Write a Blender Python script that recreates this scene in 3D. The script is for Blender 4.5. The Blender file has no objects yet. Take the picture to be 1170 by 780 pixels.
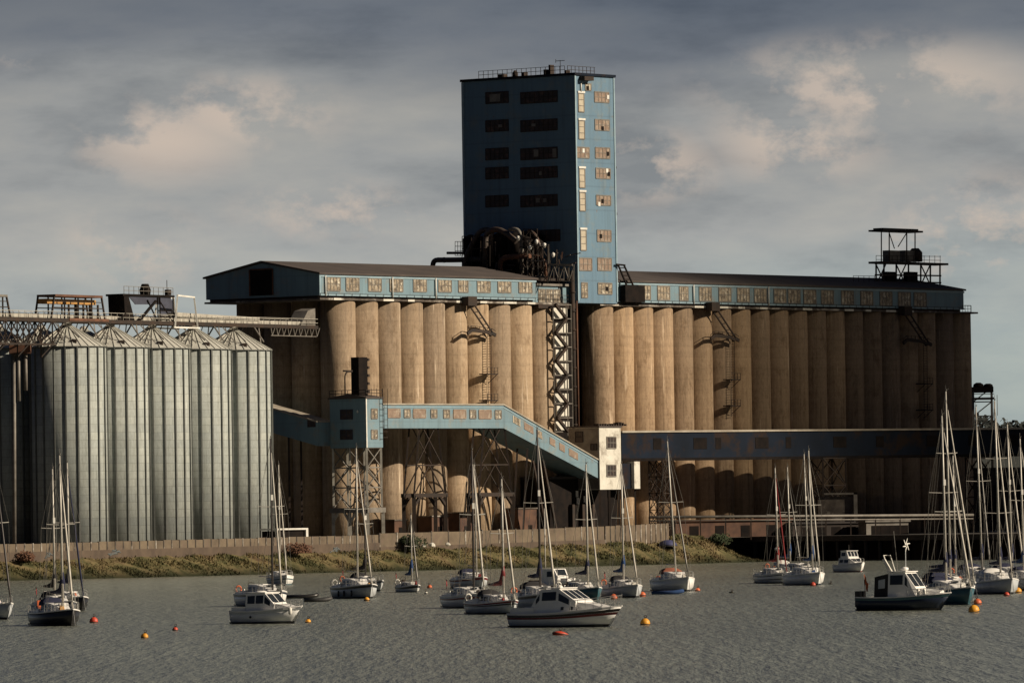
import bpy, math, random
from mathutils import Vector, Matrix
random.seed(7)
R = math.radians
S = bpy.context.scene
COL = S.collection

# ------------------------------------------------------------------ camera
F = 8280.0; H = 8.0; PITCH = math.atan(198.0/F); ROLL = R(0.9)
fw = Vector((0, math.cos(PITCH), math.sin(PITCH)))
up0 = Vector((0, -math.sin(PITCH), math.cos(PITCH))); rt0 = Vector((1, 0, 0))
rt = rt0*math.cos(ROLL) - up0*math.sin(ROLL)
up = rt0*math.sin(ROLL) + up0*math.cos(ROLL)
EYE = Vector((0, 0, H))
cd = bpy.data.cameras.new('camera'); cam = bpy.data.objects.new('camera', cd); COL.objects.link(cam)
m3 = Matrix((rt, up, -fw)).transposed(); m4 = m3.to_4x4(); m4.translation = EYE
cam.matrix_world = m4
cd.sensor_width = 36; cd.lens = 36*F/1170.0; cd.clip_start = 1; cd.clip_end = 40000
S.camera = cam

def ray(px, py): return fw*F + rt*(px-585) + up*(390-py)
def W(px, py, Y):
    d = ray(px, py); return EYE + d*(Y/d.y)
def G(px, py, z=0.0):
    d = ray(px, py); return EYE + d*((z-H)/d.z)
# building frame: a runs along the long facade (right and away), b into the building
TH = R(52); U = Vector((math.cos(TH), math.sin(TH), 0)); V = Vector((-math.sin(TH), math.cos(TH), 0))
T0 = W(657, 300, 1150); T0.z = 0
def P(a, b, z=0.0): return T0 + U*a + V*b + Vector((0, 0, z))
def AZ(px, py, b=0.0):
    d = ray(px, py); t = (b-(EYE-T0).dot(V))/d.dot(V); p = EYE+d*t-T0
    return p.dot(U), p.z
def BZ(px, py, a=0.0):
    d = ray(px, py); t = (a-(EYE-T0).dot(U))/d.dot(U); p = EYE+d*t-T0
    return p.dot(V), p.z

# ------------------------------------------------------------------ materials
def ramp(nt, fac, stops):
    r = nt.nodes.new('ShaderNodeValToRGB'); e = r.color_ramp.elements
    while len(e) < len(stops): e.new(0.5)
    for i, (p, c) in enumerate(stops):
        e[i].position = p; e[i].color = (*c, 1) if len(c) == 3 else c
    nt.links.new(fac, r.inputs[0]); return r.outputs[0]
def noise(nt, vec, scale, detail=4, rough=0.6, stretch=(1, 1, 1), loc=(0, 0, 0)):
    mp = nt.nodes.new('ShaderNodeMapping'); mp.inputs['Scale'].default_value = stretch; mp.inputs['Location'].default_value = loc
    nt.links.new(vec, mp.inputs[0])
    n = nt.nodes.new('ShaderNodeTexNoise'); n.inputs['Scale'].default_value = scale
    n.inputs['Detail'].default_value = detail; n.inputs['Roughness'].default_value = rough
    nt.links.new(mp.outputs[0], n.inputs['Vector']); return n.outputs[0]
def mixc(nt, fac, a, b, mode='MIX'):
    m = nt.nodes.new('ShaderNodeMix'); m.data_type = 'RGBA'; m.blend_type = mode
    if isinstance(fac, (int, float)): m.inputs[0].default_value = fac
    else: nt.links.new(fac, m.inputs[0])
    for s, v in ((6, a), (7, b)):
        if isinstance(v, tuple): m.inputs[s].default_value = (*v, 1)
        else: nt.links.new(v, m.inputs[s])
    return m.outputs[2]
def newmat(name):
    m = bpy.data.materials.new(name); m.use_nodes = True; nt = m.node_tree
    b = nt.nodes['Principled BSDF']; g = nt.nodes.new('ShaderNodeNewGeometry')
    return m, nt, b, g.outputs['Position']
def mk(name, c, c2=None, rough=0.6, metal=0.0, sc=0.8, stretch=(1, 1, 1), lo=0.35, hi=0.7, bump=0.0, local=False, spec=0.5, c3=None, sc3=0.3):
    m, nt, b, pos = newmat(name)
    if local:
        tc = nt.nodes.new('ShaderNodeTexCoord'); pos = tc.outputs['Object']
    if c2 is None: c2 = tuple(x*0.72 for x in c)
    n = noise(nt, pos, sc, 5, 0.62, stretch)
    col = ramp(nt, n, [(lo, c), (hi, c2)])
    if c3:
        n3 = noise(nt, pos, sc3, 5, 0.7, (1, 1, 1), (9, 4, 2))
        f3 = ramp(nt, n3, [(0.52, (0, 0, 0)), (0.66, (1, 1, 1))])
        col = mixc(nt, f3, col, c3)
    nt.links.new(col, b.inputs['Base Color'])
    b.inputs['Roughness'].default_value = rough; b.inputs['Metallic'].default_value = metal
    b.inputs['Specular IOR Level'].default_value = spec
    if bump:
        bp = nt.nodes.new('ShaderNodeBump'); bp.inputs['Strength'].default_value = 1; bp.inputs['Distance'].default_value = bump
        nt.links.new(n, bp.inputs['Height']); nt.links.new(bp.outputs[0], b.inputs['Normal'])
    return m

def concrete(name, tint):
    m, nt, b, pos = newmat(name)
    big = noise(nt, pos, 0.12, 4, 0.6, (1, 1, 0.35))
    streak = noise(nt, pos, 1.7, 6, 0.7, (1, 1, 0.035))
    fine = noise(nt, pos, 3.0, 5, 0.75, (1, 1, 0.5), (3, 1, 7))
    bands = noise(nt, pos, 1.25, 2, 0.5, (0.01, 0.01, 1), (1, 1, 5))
    t = tint
    base = ramp(nt, big, [(0.32, (0.40*t[0], 0.305*t[1], 0.208*t[2])), (0.68, (0.52*t[0], 0.395*t[1], 0.27*t[2]))])
    s = ramp(nt, streak, [(0.30, (0.50, 0.47, 0.44)), (0.5, (0.95, 0.95, 0.95)), (0.64, (1.02, 1.02, 1.02)), (0.76, (1.4, 1.4, 1.4))])
    col = mixc(nt, 0.8, base, s, 'MULTIPLY')
    bd = ramp(nt, bands, [(0.38, (0.86, 0.86, 0.86)), (0.62, (1.05, 1.05, 1.05))])
    col = mixc(nt, 0.4, col, bd, 'MULTIPLY')
    fn = ramp(nt, fine, [(0.3, (0.66, 0.65, 0.64)), (0.65, (1.12, 1.12, 1.12))])
    col = mixc(nt, 0.7, col, fn, 'MULTIPLY')
    # dark grime washed down from the top
    sep = nt.nodes.new('ShaderNodeSeparateXYZ'); nt.links.new(pos, sep.inputs[0])
    mr = nt.nodes.new('ShaderNodeMapRange'); mr.inputs[1].default_value = 29; mr.inputs[2].default_value = 42
    nt.links.new(sep.outputs[2], mr.inputs[0])
    g = ramp(nt, streak, [(0.44, (0, 0, 0)), (0.62, (1, 1, 1))])
    mu = nt.nodes.new('ShaderNodeMath'); mu.operation = 'MULTIPLY'; nt.links.new(mr.outputs[0], mu.inputs[0]); nt.links.new(g, mu.inputs[1])
    mu2 = nt.nodes.new('ShaderNodeMath'); mu2.operation = 'MULTIPLY'; nt.links.new(mu.outputs[0], mu2.inputs[0]); mu2.inputs[1].default_value = 0.65
    col = mixc(nt, mu2.outputs[0], col, (0.13, 0.10, 0.075))
    pt_ = ramp(nt, noise(nt, pos, .45, 7, .75, (1, 1, .55), (11, 3, 8)), [(.36, (.62, .58, .54)), (.47, (1, 1, 1)), (.62, (1, 1, 1)), (.72, (1.22, 1.2, 1.16))])
    col = mixc(nt, .75, col, pt_, 'MULTIPLY')
    # pale horizontal joint lines between pours
    wv = nt.nodes.new('ShaderNodeTexWave'); wv.bands_direction = 'Z'; wv.inputs['Scale'].default_value = 0.19; wv.inputs['Distortion'].default_value = 2.5; wv.inputs['Detail'].default_value = 3
    nt.links.new(pos, wv.inputs[0])
    wl = ramp(nt, wv.outputs[1], [(0.0, (0.86, 0.86, 0.86)), (0.05, (1, 1, 1))])
    col = mixc(nt, 0.6, col, wl, 'MULTIPLY')
    oi = nt.nodes.new('ShaderNodeObjectInfo')
    col = mixc(nt, 1.0, col, ramp(nt, oi.outputs['Random'], [(0.0, (.70, .71, .74)), (.5, (.94, .93, .92)), (1.0, (1.16, 1.13, 1.06))]), 'MULTIPLY')
    pale = ramp(nt, noise(nt, pos, 1.1, 6, .75, (1, 1, .05), (5, 8, 1)), [(.60, (0, 0, 0)), (.68, (1, 1, 1))])
    col = mixc(nt, pale, col, (.68*t[0], .56*t[1], .42*t[2]))
    nt.links.new(col, b.inputs['Base Color']); b.inputs['Roughness'].default_value = 0.9; b.inputs['Specular IOR Level'].default_value = 0.2
    bp = nt.nodes.new('ShaderNodeBump'); bp.inputs['Distance'].default_value = 0.04; nt.links.new(fine, bp.inputs['Height']); nt.links.new(bp.outputs[0], b.inputs['Normal'])
    return m

M = {}
M['conc'] = concrete('concrete', (1.0, 1.0, 1.0))
M['conc_warm'] = concrete('concrete_warm', (0.97, 0.92, 0.87))
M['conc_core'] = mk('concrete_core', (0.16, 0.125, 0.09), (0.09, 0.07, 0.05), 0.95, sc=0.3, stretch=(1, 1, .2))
M['ledge'] = mk('concrete_ledge', (0.14, 0.12, 0.10), (0.05, 0.04, 0.035), 0.95, sc=0.8, c3=(0.5, 0.46, 0.4), sc3=0.25)
M['blue'] = mk('blue_cladding', (0.175, 0.28, 0.335), (0.14, 0.225, 0.275), 0.6, sc=0.22, c3=(0.20, 0.235, 0.24), sc3=0.5, lo=.3, hi=.75)
M['blue_tower'] = mk('blue_tower_paint', (0.125, 0.225, 0.315), (0.10, 0.18, 0.26), 0.6, sc=0.12, stretch=(1, 1, .4), c3=(0.15, 0.21, 0.25), sc3=0.35, lo=.3, hi=.75)
def joints(m, every, k=.86):
    nt = m.node_tree; b = nt.nodes['Principled BSDF']; src = b.inputs['Base Color'].links[0].from_socket; g = nt.nodes.new('ShaderNodeNewGeometry').outputs['Position']
    w = nt.nodes.new('ShaderNodeTexWave'); w.bands_direction = 'Z'; w.inputs['Scale'].default_value = .314/every; nt.links.new(g, w.inputs[0])
    f = ramp(nt, w.outputs[1], [(0, (k, k, k)), (.02, (1, 1, 1))])
    c = mixc(nt, 1, src, f, 'MULTIPLY')
    st = ramp(nt, noise(nt, g, 1.3, 6, .7, (1, 1, .05), (2, 9, 4)), [(.3, (.74, .72, .70)), (.5, (1, 1, 1)), (.75, (1.1, 1.1, 1.08))])
    c = mixc(nt, .8, c, st, 'MULTIPLY')
    sp_ = ramp(nt, noise(nt, g, .9, 6, .75, (1, 1, .6), (7, 1, 2)), [(.66, (0, 0, 0)), (.70, (1, 1, 1))])
    c = mixc(nt, sp_, c, (.16, .12, .09))
    nt.links.new(c, b.inputs['Base Color'])
joints(M['blue'], 3.2, .9); joints(M['blue_tower'], 3.75)
M['navy'] = mk('navy_cladding', (0.010, 0.017, 0.032), (0.007, 0.011, 0.019), 0.85, sc=0.2, c3=(0.028, 0.018, 0.014), sc3=0.22, spec=.15)
M['trimblue'] = mk('pale_blue_trim', (0.30, 0.42, 0.48), (0.22, 0.32, 0.38), 0.5)
M['roof'] = mk('felt_roof', (0.085, 0.068, 0.06), (0.055, 0.045, 0.042), 0.9, sc=0.25)
M['roofdark'] = mk('dark_roof', (0.05, 0.042, 0.04), (0.03, 0.026, 0.026), 0.9, sc=0.25)
M['pale_roof'] = mk('pale_metal_roof', (0.42, 0.38, 0.31), (0.26, 0.22, 0.17), 0.7, sc=0.5)
M['glassdirty'] = mk('dirty_panes', (0.34, 0.28, 0.20), (0.10, 0.08, 0.06), 0.5, sc=1.5, lo=.42, hi=.62, c3=(0.60, 0.56, 0.46), sc3=1.3)
M['boarded'] = mk('boarded_panes', (0.28, 0.20, 0.145), (0.18, 0.13, 0.10), 0.7, sc=0.9, c3=(0.36, 0.31, 0.25), sc3=1.0)
M['darkglass'] = mk('dark_panes', (0.035, 0.022, 0.02), (0.012, 0.012, 0.015), 0.5, sc=0.9, c3=(0.10, 0.055, 0.04), sc3=0.9)
M['paleboard'] = mk('pale_blinds', (0.50, 0.45, 0.35), (0.38, 0.33, 0.25), 0.7)
M['cream'] = mk('cream_cladding', (0.72, 0.70, 0.62), (0.56, 0.54, 0.47), 0.7, sc=0.7, c3=(0.36, 0.33, 0.28), sc3=.5)
M['whitep'] = mk('white_paint', (0.78, 0.77, 0.72), (0.6, 0.58, 0.52), 0.5, sc=1.0)
M['galv'] = None
M['steel'] = mk('dark_steel', (0.030, 0.026, 0.024), (0.055, 0.036, 0.026), 0.8, 0.0, sc=0.8, spec=.25)
M['greysteel'] = mk('grey_steel', (0.22, 0.205, 0.18), (0.12, 0.105, 0.09), 0.6, 0.2, sc=0.8)
M['palesteel'] = mk('pale_steel', (0.50, 0.48, 0.42), (0.30, 0.28, 0.24), 0.55, 0.1, sc=0.8)
M['rust'] = mk('rusty_steel', (0.15, 0.065, 0.035), (0.07, 0.035, 0.022), 0.85, sc=0.7)
M['duct'] = mk('dust_duct', (0.12, 0.10, 0.085), (0.045, 0.032, 0.028), 0.55, 0.3, sc=0.8, c3=(0.11, 0.05, 0.03), sc3=.5)
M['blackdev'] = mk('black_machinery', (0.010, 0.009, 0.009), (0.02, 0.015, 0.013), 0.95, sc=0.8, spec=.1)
M['yellowst'] = mk('ochre_paint', (0.50, 0.27, 0.07), (0.30, 0.15, 0.05), 0.7, sc=0.7)
M['hopperblue'] = mk('slate_sheet', (0.05, 0.056, 0.085), (0.03, 0.032, 0.05), 0.6, sc=0.5)
M['brick'] = mk('sooty_brick', (0.13, 0.07, 0.045), (0.06, 0.035, 0.028), 0.95, sc=0.6)

def galv():
    m, nt, b, pos = newmat('galvanised_sheet')
    big = noise(nt, pos, 0.35, 4, 0.6, (1, 1, 0.5)); fine = noise(nt, pos, 3.5, 5, 0.7, (1, 1, 0.4)); strk = noise(nt, pos, 2.2, 5, 0.7, (1, 1, 0.04), (3, 3, 3))
    tc = nt.nodes.new('ShaderNodeTexCoord'); sp = nt.nodes.new('ShaderNodeSeparateXYZ'); nt.links.new(tc.outputs['Object'], sp.inputs[0])
    at = nt.nodes.new('ShaderNodeMath'); at.operation = 'ARCTAN2'; nt.links.new(sp.outputs[1], at.inputs[0]); nt.links.new(sp.outputs[0], at.inputs[1])
    ml = nt.nodes.new('ShaderNodeMath'); ml.operation = 'MULTIPLY'; nt.links.new(at.outputs[0], ml.inputs[0]); ml.inputs[1].default_value = 5.5
    cb = nt.nodes.new('ShaderNodeCombineXYZ'); nt.links.new(ml.outputs[0], cb.inputs[0]); nt.links.new(sp.outputs[2], cb.inputs[1])
    br = nt.nodes.new('ShaderNodeTexBrick'); nt.links.new(cb.outputs[0], br.inputs[0]); br.inputs['Scale'].default_value = 1; br.inputs['Brick Width'].default_value = 3.4; br.inputs['Row Height'].default_value = 1.12
    br.inputs['Mortar Size'].default_value = .035; br.inputs['Color1'].default_value = (.86, .87, .88, 1); br.inputs['Color2'].default_value = (1.04, 1.03, 1.0, 1); br.inputs['Mortar'].default_value = (.62, .62, .6, 1)
    col = ramp(nt, big, [(0.3, (0.34, 0.375, 0.365)), (0.7, (0.45, 0.485, 0.465))])
    col = mixc(nt, 0.9, col, br.outputs[0], 'MULTIPLY')
    col = mixc(nt, 0.6, col, ramp(nt, fine, [(0.32, (0.72, 0.70, 0.67)), (0.62, (1.06, 1.06, 1.06))]), 'MULTIPLY')
    col = mixc(nt, 0.6, col, ramp(nt, strk, [(0.34, (0.66, 0.64, 0.60)), (0.5, (1, 1, 1))]), 'MULTIPLY')
    nt.links.new(col, b.inputs['Base Color']); b.inputs['Roughness'].default_value = 0.8; b.inputs['Specular IOR Level'].default_value = .25
    bp = nt.nodes.new('ShaderNodeBump'); bp.inputs['Distance'].default_value = 0.03; nt.links.new(big, bp.inputs['Height']); nt.links.new(bp.outputs[0], b.inputs['Normal'])
    return m
M['galv'] = galv()
M['galvrib'] = mk('silo_stiffener', (0.14, 0.15, 0.14), (0.085, 0.09, 0.084), 0.7, 0.1, sc=1)
M['galvroof'] = mk('silo_roof_sheet', (0.50, 0.50, 0.45), (0.40, 0.39, 0.35), 0.7, 0.0, sc=0.8)
# boats
M['gelcoat'] = mk('white_gelcoat', (0.88, 0.87, 0.84), (0.80, 0.78, 0.74), 0.35, sc=1.2)
M['greyhull'] = mk('grey_hull', (0.54, 0.57, 0.59), (0.44, 0.46, 0.47), 0.35, sc=1.2)
M['whitehull'] = mk('white_hull', (0.86, 0.86, 0.84), (0.76, 0.76, 0.73), 0.35, sc=1.2)
M['blackhull'] = mk('black_hull', (0.018, 0.018, 0.02), (0.03, 0.028, 0.026), 0.35, sc=1.2)
M['navyhull'] = mk('navy_hull', (0.016, 0.026, 0.05), (0.02, 0.028, 0.045), 0.35, sc=1.2)
M['tealhull'] = mk('teal_hull', (0.04, 0.12, 0.15), (0.035, 0.085, 0.105), 0.35, sc=1.2)
M['redhull'] = mk('red_hull', (0.22, 0.035, 0.028), (0.14, 0.025, 0.02), 0.4, sc=1.2)
M['maroon'] = mk('maroon', (0.19, 0.022, 0.024), (0.12, 0.016, 0.018), 0.5, sc=1.2)
M['navycloth'] = mk('navy_canvas', (0.014, 0.018, 0.045), (0.02, 0.024, 0.06), 0.9, sc=2)
M['bluecloth'] = mk('blue_canvas', (0.02, 0.06, 0.17), (0.015, 0.04, 0.12), 0.9, sc=2)
M['redcloth'] = mk('red_canvas', (0.22, 0.02, 0.02), (0.13, 0.015, 0.018), 0.9, sc=2)
M['blackcloth'] = mk('black_canvas', (0.018, 0.018, 0.02), (0.03, 0.028, 0.03), 0.9, sc=2)
M['orangecloth'] = mk('orange_canvas', (0.36, 0.13, 0.07), (0.22, 0.07, 0.045), 0.9, sc=2)
M['sailcloth'] = mk('furled_sailcloth', (0.62, 0.59, 0.52), (0.42, 0.39, 0.34), 0.8, sc=2)
M['alu'] = mk('mast_alloy', (0.52, 0.50, 0.45), (0.36, 0.34, 0.30), 0.45, 0.2, sc=2)
M['darkmast'] = mk('dark_mast', (0.045, 0.04, 0.04), (0.07, 0.06, 0.055), 0.5, sc=2)
M['wire'] = mk('rigging_wire', (0.22, 0.21, 0.19), None, 0.5, 0.3)
M['rail'] = mk('stainless_rail', (0.6, 0.6, 0.57), None, 0.3, 0.5)
M['boatglass'] = mk('tinted_glass', (0.02, 0.025, 0.032), (0.03, 0.035, 0.04), 0.12, sc=2)
M['buoyred'] = mk('red_buoy_plastic', (0.60, 0.075, 0.035), (0.42, 0.05, 0.03), 0.5, sc=3)
M['buoyorange'] = mk('orange_buoy_plastic', (0.68, 0.16, 0.05), (0.50, 0.10, 0.04), 0.5, sc=3)
M['buoyyellow'] = mk('yellow_buoy_plastic', (0.80, 0.38, 0.03), (0.62, 0.27, 0.03), 0.5, sc=3)
M['buoydark'] = mk('weedy_black_rubber', (0.02, 0.018, 0.015), (0.04, 0.035, 0.02), 0.7, sc=3)
M['rubber'] = mk('grey_rubber', (0.05, 0.05, 0.05), (0.03, 0.03, 0.03), 0.6, sc=3)
M['skyblue'] = mk('blue_tarpaulin', (0.05, 0.055, 0.14), (0.035, 0.04, 0.10), 0.7, sc=2)

# ------------------------------------------------------------------ mesh building
SPLIT = {'strut', 'brace', 'pile', 'leg', 'corner_trim', 'door', 'buttress', 'lower_leg', 'machine', 'ledge_patch', 'roof_vent', 'cockpit_coaming', 'post', 'roof_hatch', 'riser', 'elevator_head'}
class MB:
    def islands(s):
        par = list(range(len(s.v)))
        def fd(i):
            while par[i] != i: par[i] = par[par[i]]; i = par[i]
            return i
        for f in s.f:
            for j in f[1:]: par[fd(j)] = fd(f[0])
        g = {}
        for f, sm in zip(s.f, s.sm): g.setdefault(fd(f[0]), []).append((f, sm))
        out = []
        for k, fl in g.items():
            ids = sorted({i for f, _ in fl for i in f}); mp = {i: n for n, i in enumerate(ids)}
            q = MB(); q.v = [s.v[i] for i in ids]; q.f = [tuple(mp[i] for i in f) for f, _ in fl]; q.sm = [m for _, m in fl]; q.one = True; out.append(q)
        return out
    def __init__(s): s.v = []; s.f = []; s.sm = []
    def add(s, vs, fs, smooth=False):
        o = len(s.v); s.v += [Vector(v) for v in vs]
        s.f += [tuple(i+o for i in f) for f in fs]; s.sm += [smooth]*len(fs); return s
    def box(s, x0, x1, y0, y1, z0, z1, tf=None):
        vs = [Vector((x, y, z)) for z in (z0, z1) for y in (y0, y1) for x in (x0, x1)]
        if tf: vs = [tf(v) for v in vs]
        return s.add(vs, [(0, 2, 3, 1), (4, 5, 7, 6), (0, 1, 5, 4), (2, 6, 7, 3), (0, 4, 6, 2), (1, 3, 7, 5)])
    def ab(s, a0, a1, b0, b1, z0, z1): return s.box(a0, a1, b0, b1, z0, z1, lambda v: P(v.x, v.y, v.z))
    def hexa(s, p): return s.add(p, [(0, 2, 3, 1), (4, 5, 7, 6), (0, 1, 5, 4), (2, 6, 7, 3), (0, 4, 6, 2), (1, 3, 7, 5)])
    def beam(s, p, q, w, h=None, upv=Vector((0, 0, 1))):
        p = Vector(p); q = Vector(q); d = (q-p).normalized(); h = h or w
        if abs(d.dot(upv)) > 0.98: upv = Vector((1, 0, 0))
        x = d.cross(upv).normalized()*w/2; y = x.cross(d).normalized()*h/2
        return s.hexa([p-x-y, p+x-y, p-x+y, p+x+y, q-x-y, q+x-y, q-x+y, q+x+y])
    def tube(s, pts, r, n=8, cap=True):
        pts = [Vector(p) for p in pts]; rs = r if isinstance(r, (list, tuple)) else [r]*len(pts)
        vs = []; k = len(pts); ref = None
        for i, p in enumerate(pts):
            d = (pts[min(i+1, k-1)]-pts[max(i-1, 0)]).normalized()
            if ref is None: ref = Vector((0, 0, 1)) if abs(d.z) < 0.95 else Vector((1, 0, 0))
            x = d.cross(ref)
            if x.length < .05: x = d.cross(Vector((0, 1, 0)))
            x.normalize(); y = d.cross(x).normalized()
            for j in range(n):
                t = 2*math.pi*j/n; vs.append(p+(x*math.cos(t)+y*math.sin(t))*rs[i])
        fs = [(i*n+j, i*n+(j+1) % n, (i+1)*n+(j+1) % n, (i+1)*n+j) for i in range(k-1) for j in range(n)]
        s.add(vs, fs, n > 5)
        if cap:
            o = len(s.v)-len(vs)
            s.f += [tuple(o+j for j in range(n))[::-1], tuple(o+(k-1)*n+j for j in range(n))]; s.sm += [False, False]
        return s
    def lathe(s, c, prof, n=32, smooth=True, cap=True):
        c = Vector(c); vs = [c+Vector((r*math.cos(2*math.pi*j/n), r*math.sin(2*math.pi*j/n), z)) for r, z in prof for j in range(n)]
        k = len(prof)
        fs = [(i*n+j, i*n+(j+1) % n, (i+1)*n+(j+1) % n, (i+1)*n+j) for i in range(k-1) for j in range(n)]
        o = len(s.v); s.add(vs, fs, smooth)
        if cap: s.f += [tuple(o+j for j in range(n))[::-1], tuple(o+(k-1)*n+j for j in range(n))]; s.sm += [False, False]
        return s
    def loft(s, secs, smooth=False, closed=True):
        n = len(secs[0]); vs = [v for q in secs for v in q]; m = n if closed else n-1
        fs = [(i*n+j, i*n+(j+1) % n, (i+1)*n+(j+1) % n, (i+1)*n+j) for i in range(len(secs)-1) for j in range(m)]
        o = len(s.v); s.add(vs, fs, smooth)
        if closed: s.f += [tuple(o+j for j in range(n))[::-1], tuple(o+(len(secs)-1)*n+j for j in range(n))]; s.sm += [False, False]
        return s
    def quad(s, a, b, c, d, th=0.0):
        a, b, c, d = map(Vector, (a, b, c, d)); n = (b-a).cross(d-a).normalized()
        if th: return s.hexa([a-n*th, b-n*th, d-n*th, c-n*th, a+n*th, b+n*th, d+n*th, c+n*th])
        return s.add([a, b, c, d], [(0, 1, 2, 3)])
    def build(s, name, mat, parent=None, kind=None, org=None):
        if name in SPLIT and not getattr(s, 'one', False):
            last = None
            for q in s.islands(): last = q.build(name, mat, parent, kind, org)
            return last
        if org is None: org = parent.location if (parent is not None and parent.get('_w')) else Vector((0, 0, 0))
        me = bpy.data.meshes.new(name); me.from_pydata([v-org for v in s.v], [], s.f); me.validate(); me.update()
        if any(s.sm) and len(me.polygons) == len(s.sm): me.polygons.foreach_set('use_smooth', s.sm)
        me.materials.append(M[mat] if isinstance(mat, str) else mat)
        o = bpy.data.objects.new(name, me); COL.objects.link(o)
        if parent is not None: o.parent = parent; o['_w'] = parent.get('_w', 0)
        if parent is not None and o['_w']: o['_off'] = list(org)
        if parent is None and org.length > 0: o.location = org
        if kind: o['kind'] = kind
        return o
# children of a world-built thing keep the thing's origin; sub-parts sit in their part's frame
def sub(mb, name, mat, part):
    org = Vector(part['_off']) if '_off' in part else Vector((0, 0, 0))
    o = mb.build(name, mat, part, org=org); o['_off'] = list(org); return o
def thing(name, label, cat, loc=(0, 0, 0), rz=0, group=None, world=True):
    o = bpy.data.objects.new(name, None); COL.objects.link(o); o.location = Vector(loc); o.rotation_euler.z = rz
    o.empty_display_size = 1; o['label'] = label; o['category'] = cat
    if world: o['_w'] = 1
    if group: o['group'] = group
    return o
def tag(o, label, cat, group=None, kind=None):
    o['label'] = label; o['category'] = cat
    if group: o['group'] = group
    if kind: o['kind'] = kind
    return o
def struct(o): o['kind'] = 'structure'; return o

# ------------------------------------------------------------------ buildings: windows on a wall plane
def win_b(px0, px1, py0, py1, b, parent, pane='glassdirty', nx=3, nz=2, frame='greysteel', sill=None):
    """window on a facade (plane b = const, looking towards -b)"""
    a0, z1 = AZ(px0, py0, b); a1, _ = AZ(px1, (py0+py1)/2, b); _, z0 = AZ((px0+px1)/2, py1, b); _, z1 = AZ((px0+px1)/2, py0, b)
    return win_ab(a0, a1, z0, z1, b, parent, pane, nx, nz, frame)
def win_ab(a0, a1, z0, z1, b, parent, pane, nx, nz, frame):
    f = MB(); w = 0.09
    for k in range(nx+1):
        x = a0+(a1-a0)*k/nx; ww = w if k in (0, nx) else 0.045; f.ab(x-ww, x+ww, b-0.10, b-0.01, z0, z1)
    for k in range(nz+1):
        z = z0+(z1-z0)*k/nz; ww = w if k in (0, nz) else 0.04; f.ab(a0, a1, b-0.095, b-0.012, z-ww, z+ww)
    o = f.build('window', frame, parent)
    for i in range(1):
        g = MB().ab(a0, a1, b-0.05, b-0.016, z0, z1); sub(g, 'pane', pane, o)
    return o
def win_a(px0, px1, py0, py1, a, parent, pane='darkglass', nx=3, nz=2, frame='steel'):
    b1, z1 = BZ(px0, py0, a); b0, _ = BZ(px1, py0, a); _, z0 = BZ(px0, py1, a)
    f = MB(); w = 0.08
    for k in range(nx+1):
        y = b0+(b1-b0)*k/nx; f.ab(a-0.10, a-0.01, y-w/2, y+w/2, z0, z1)
    for k in range(nz+1):
        z = z0+(z1-z0)*k/nz; f.ab(a-0.095, a-0.012, b0, b1, z-w/2, z+w/2)
    o = f.build('window', frame, parent)
    sub(MB().ab(a-0.05, a-0.016, b0, b1, z0, z1), 'pane', pane, o)
    return o

GZ = 4.0            # quayside ground level
ZS = 41.1           # silo tops
ZG0, ZG1, ZR = 41.75, 45.0, 47.1
BD = 22.6
aL0 = AZ(386.5, 380, 2.65)[0]; aL9 = AZ(613, 380, 2.65)[0]; spL = (aL9-aL0)/9
aR0 = AZ(682, 380, 2.65)[0]; aR19 = AZ(1092, 400, 2.65)[0]; spR = (aR19-aR0)/19

def silo_mesh(r, seed):
    m = MB()
    prof = [(r, GZ-0.5), (r, 12), (r, 20), (r, 30), (r, ZS)]
    m.lathe((0, 0, 0), prof, 40)
    return m
def gallery(th, a0, a1, px_windows, dark=False):
    eo = 0.35
    w = MB()
    # long front wall, back wall, pentagonal gable ends as one body
    sec = lambda a: [P(a, 0, ZG0), P(a, 0, ZG1), P(a, BD/2, ZR-0.1), P(a, BD, ZG1), P(a, BD, ZG0)]
    w.loft([sec(a0), sec(a1)])
    wall = w.build('gallery_wall', 'blue' if not dark else 'blue', th)
    r = MB()
    for s in (0, 1):
        b0, b1 = (-eo, BD/2) if s == 0 else (BD+eo, BD/2)
        z0 = ZG1-0.05
        r.hexa([P(a0-eo, b0, z0), P(a1+eo, b0, z0), P(a0-eo, b1, ZR), P(a1+eo, b1, ZR),
                P(a0-eo, b0, z0+0.28), P(a1+eo, b0, z0+0.28), P(a0-eo, b1, ZR+0.28), P(a1+eo, b1, ZR+0.28)])
    r.build('roof', 'roof', th)
    t = MB(); t.ab(a0-.1, a1+.1, -0.13, -0.004, ZG1-0.42, ZG1-0.12); t.ab(a0-.1, a1+.1, -0.12, -0.004, ZG0, ZG0+0.22)
    t.ab(a0-.14, a0+.12, -0.16, -0.006, ZG0, ZG1-0.1)
    t.build('trim', 'trimblue', th)
    return wall

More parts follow.
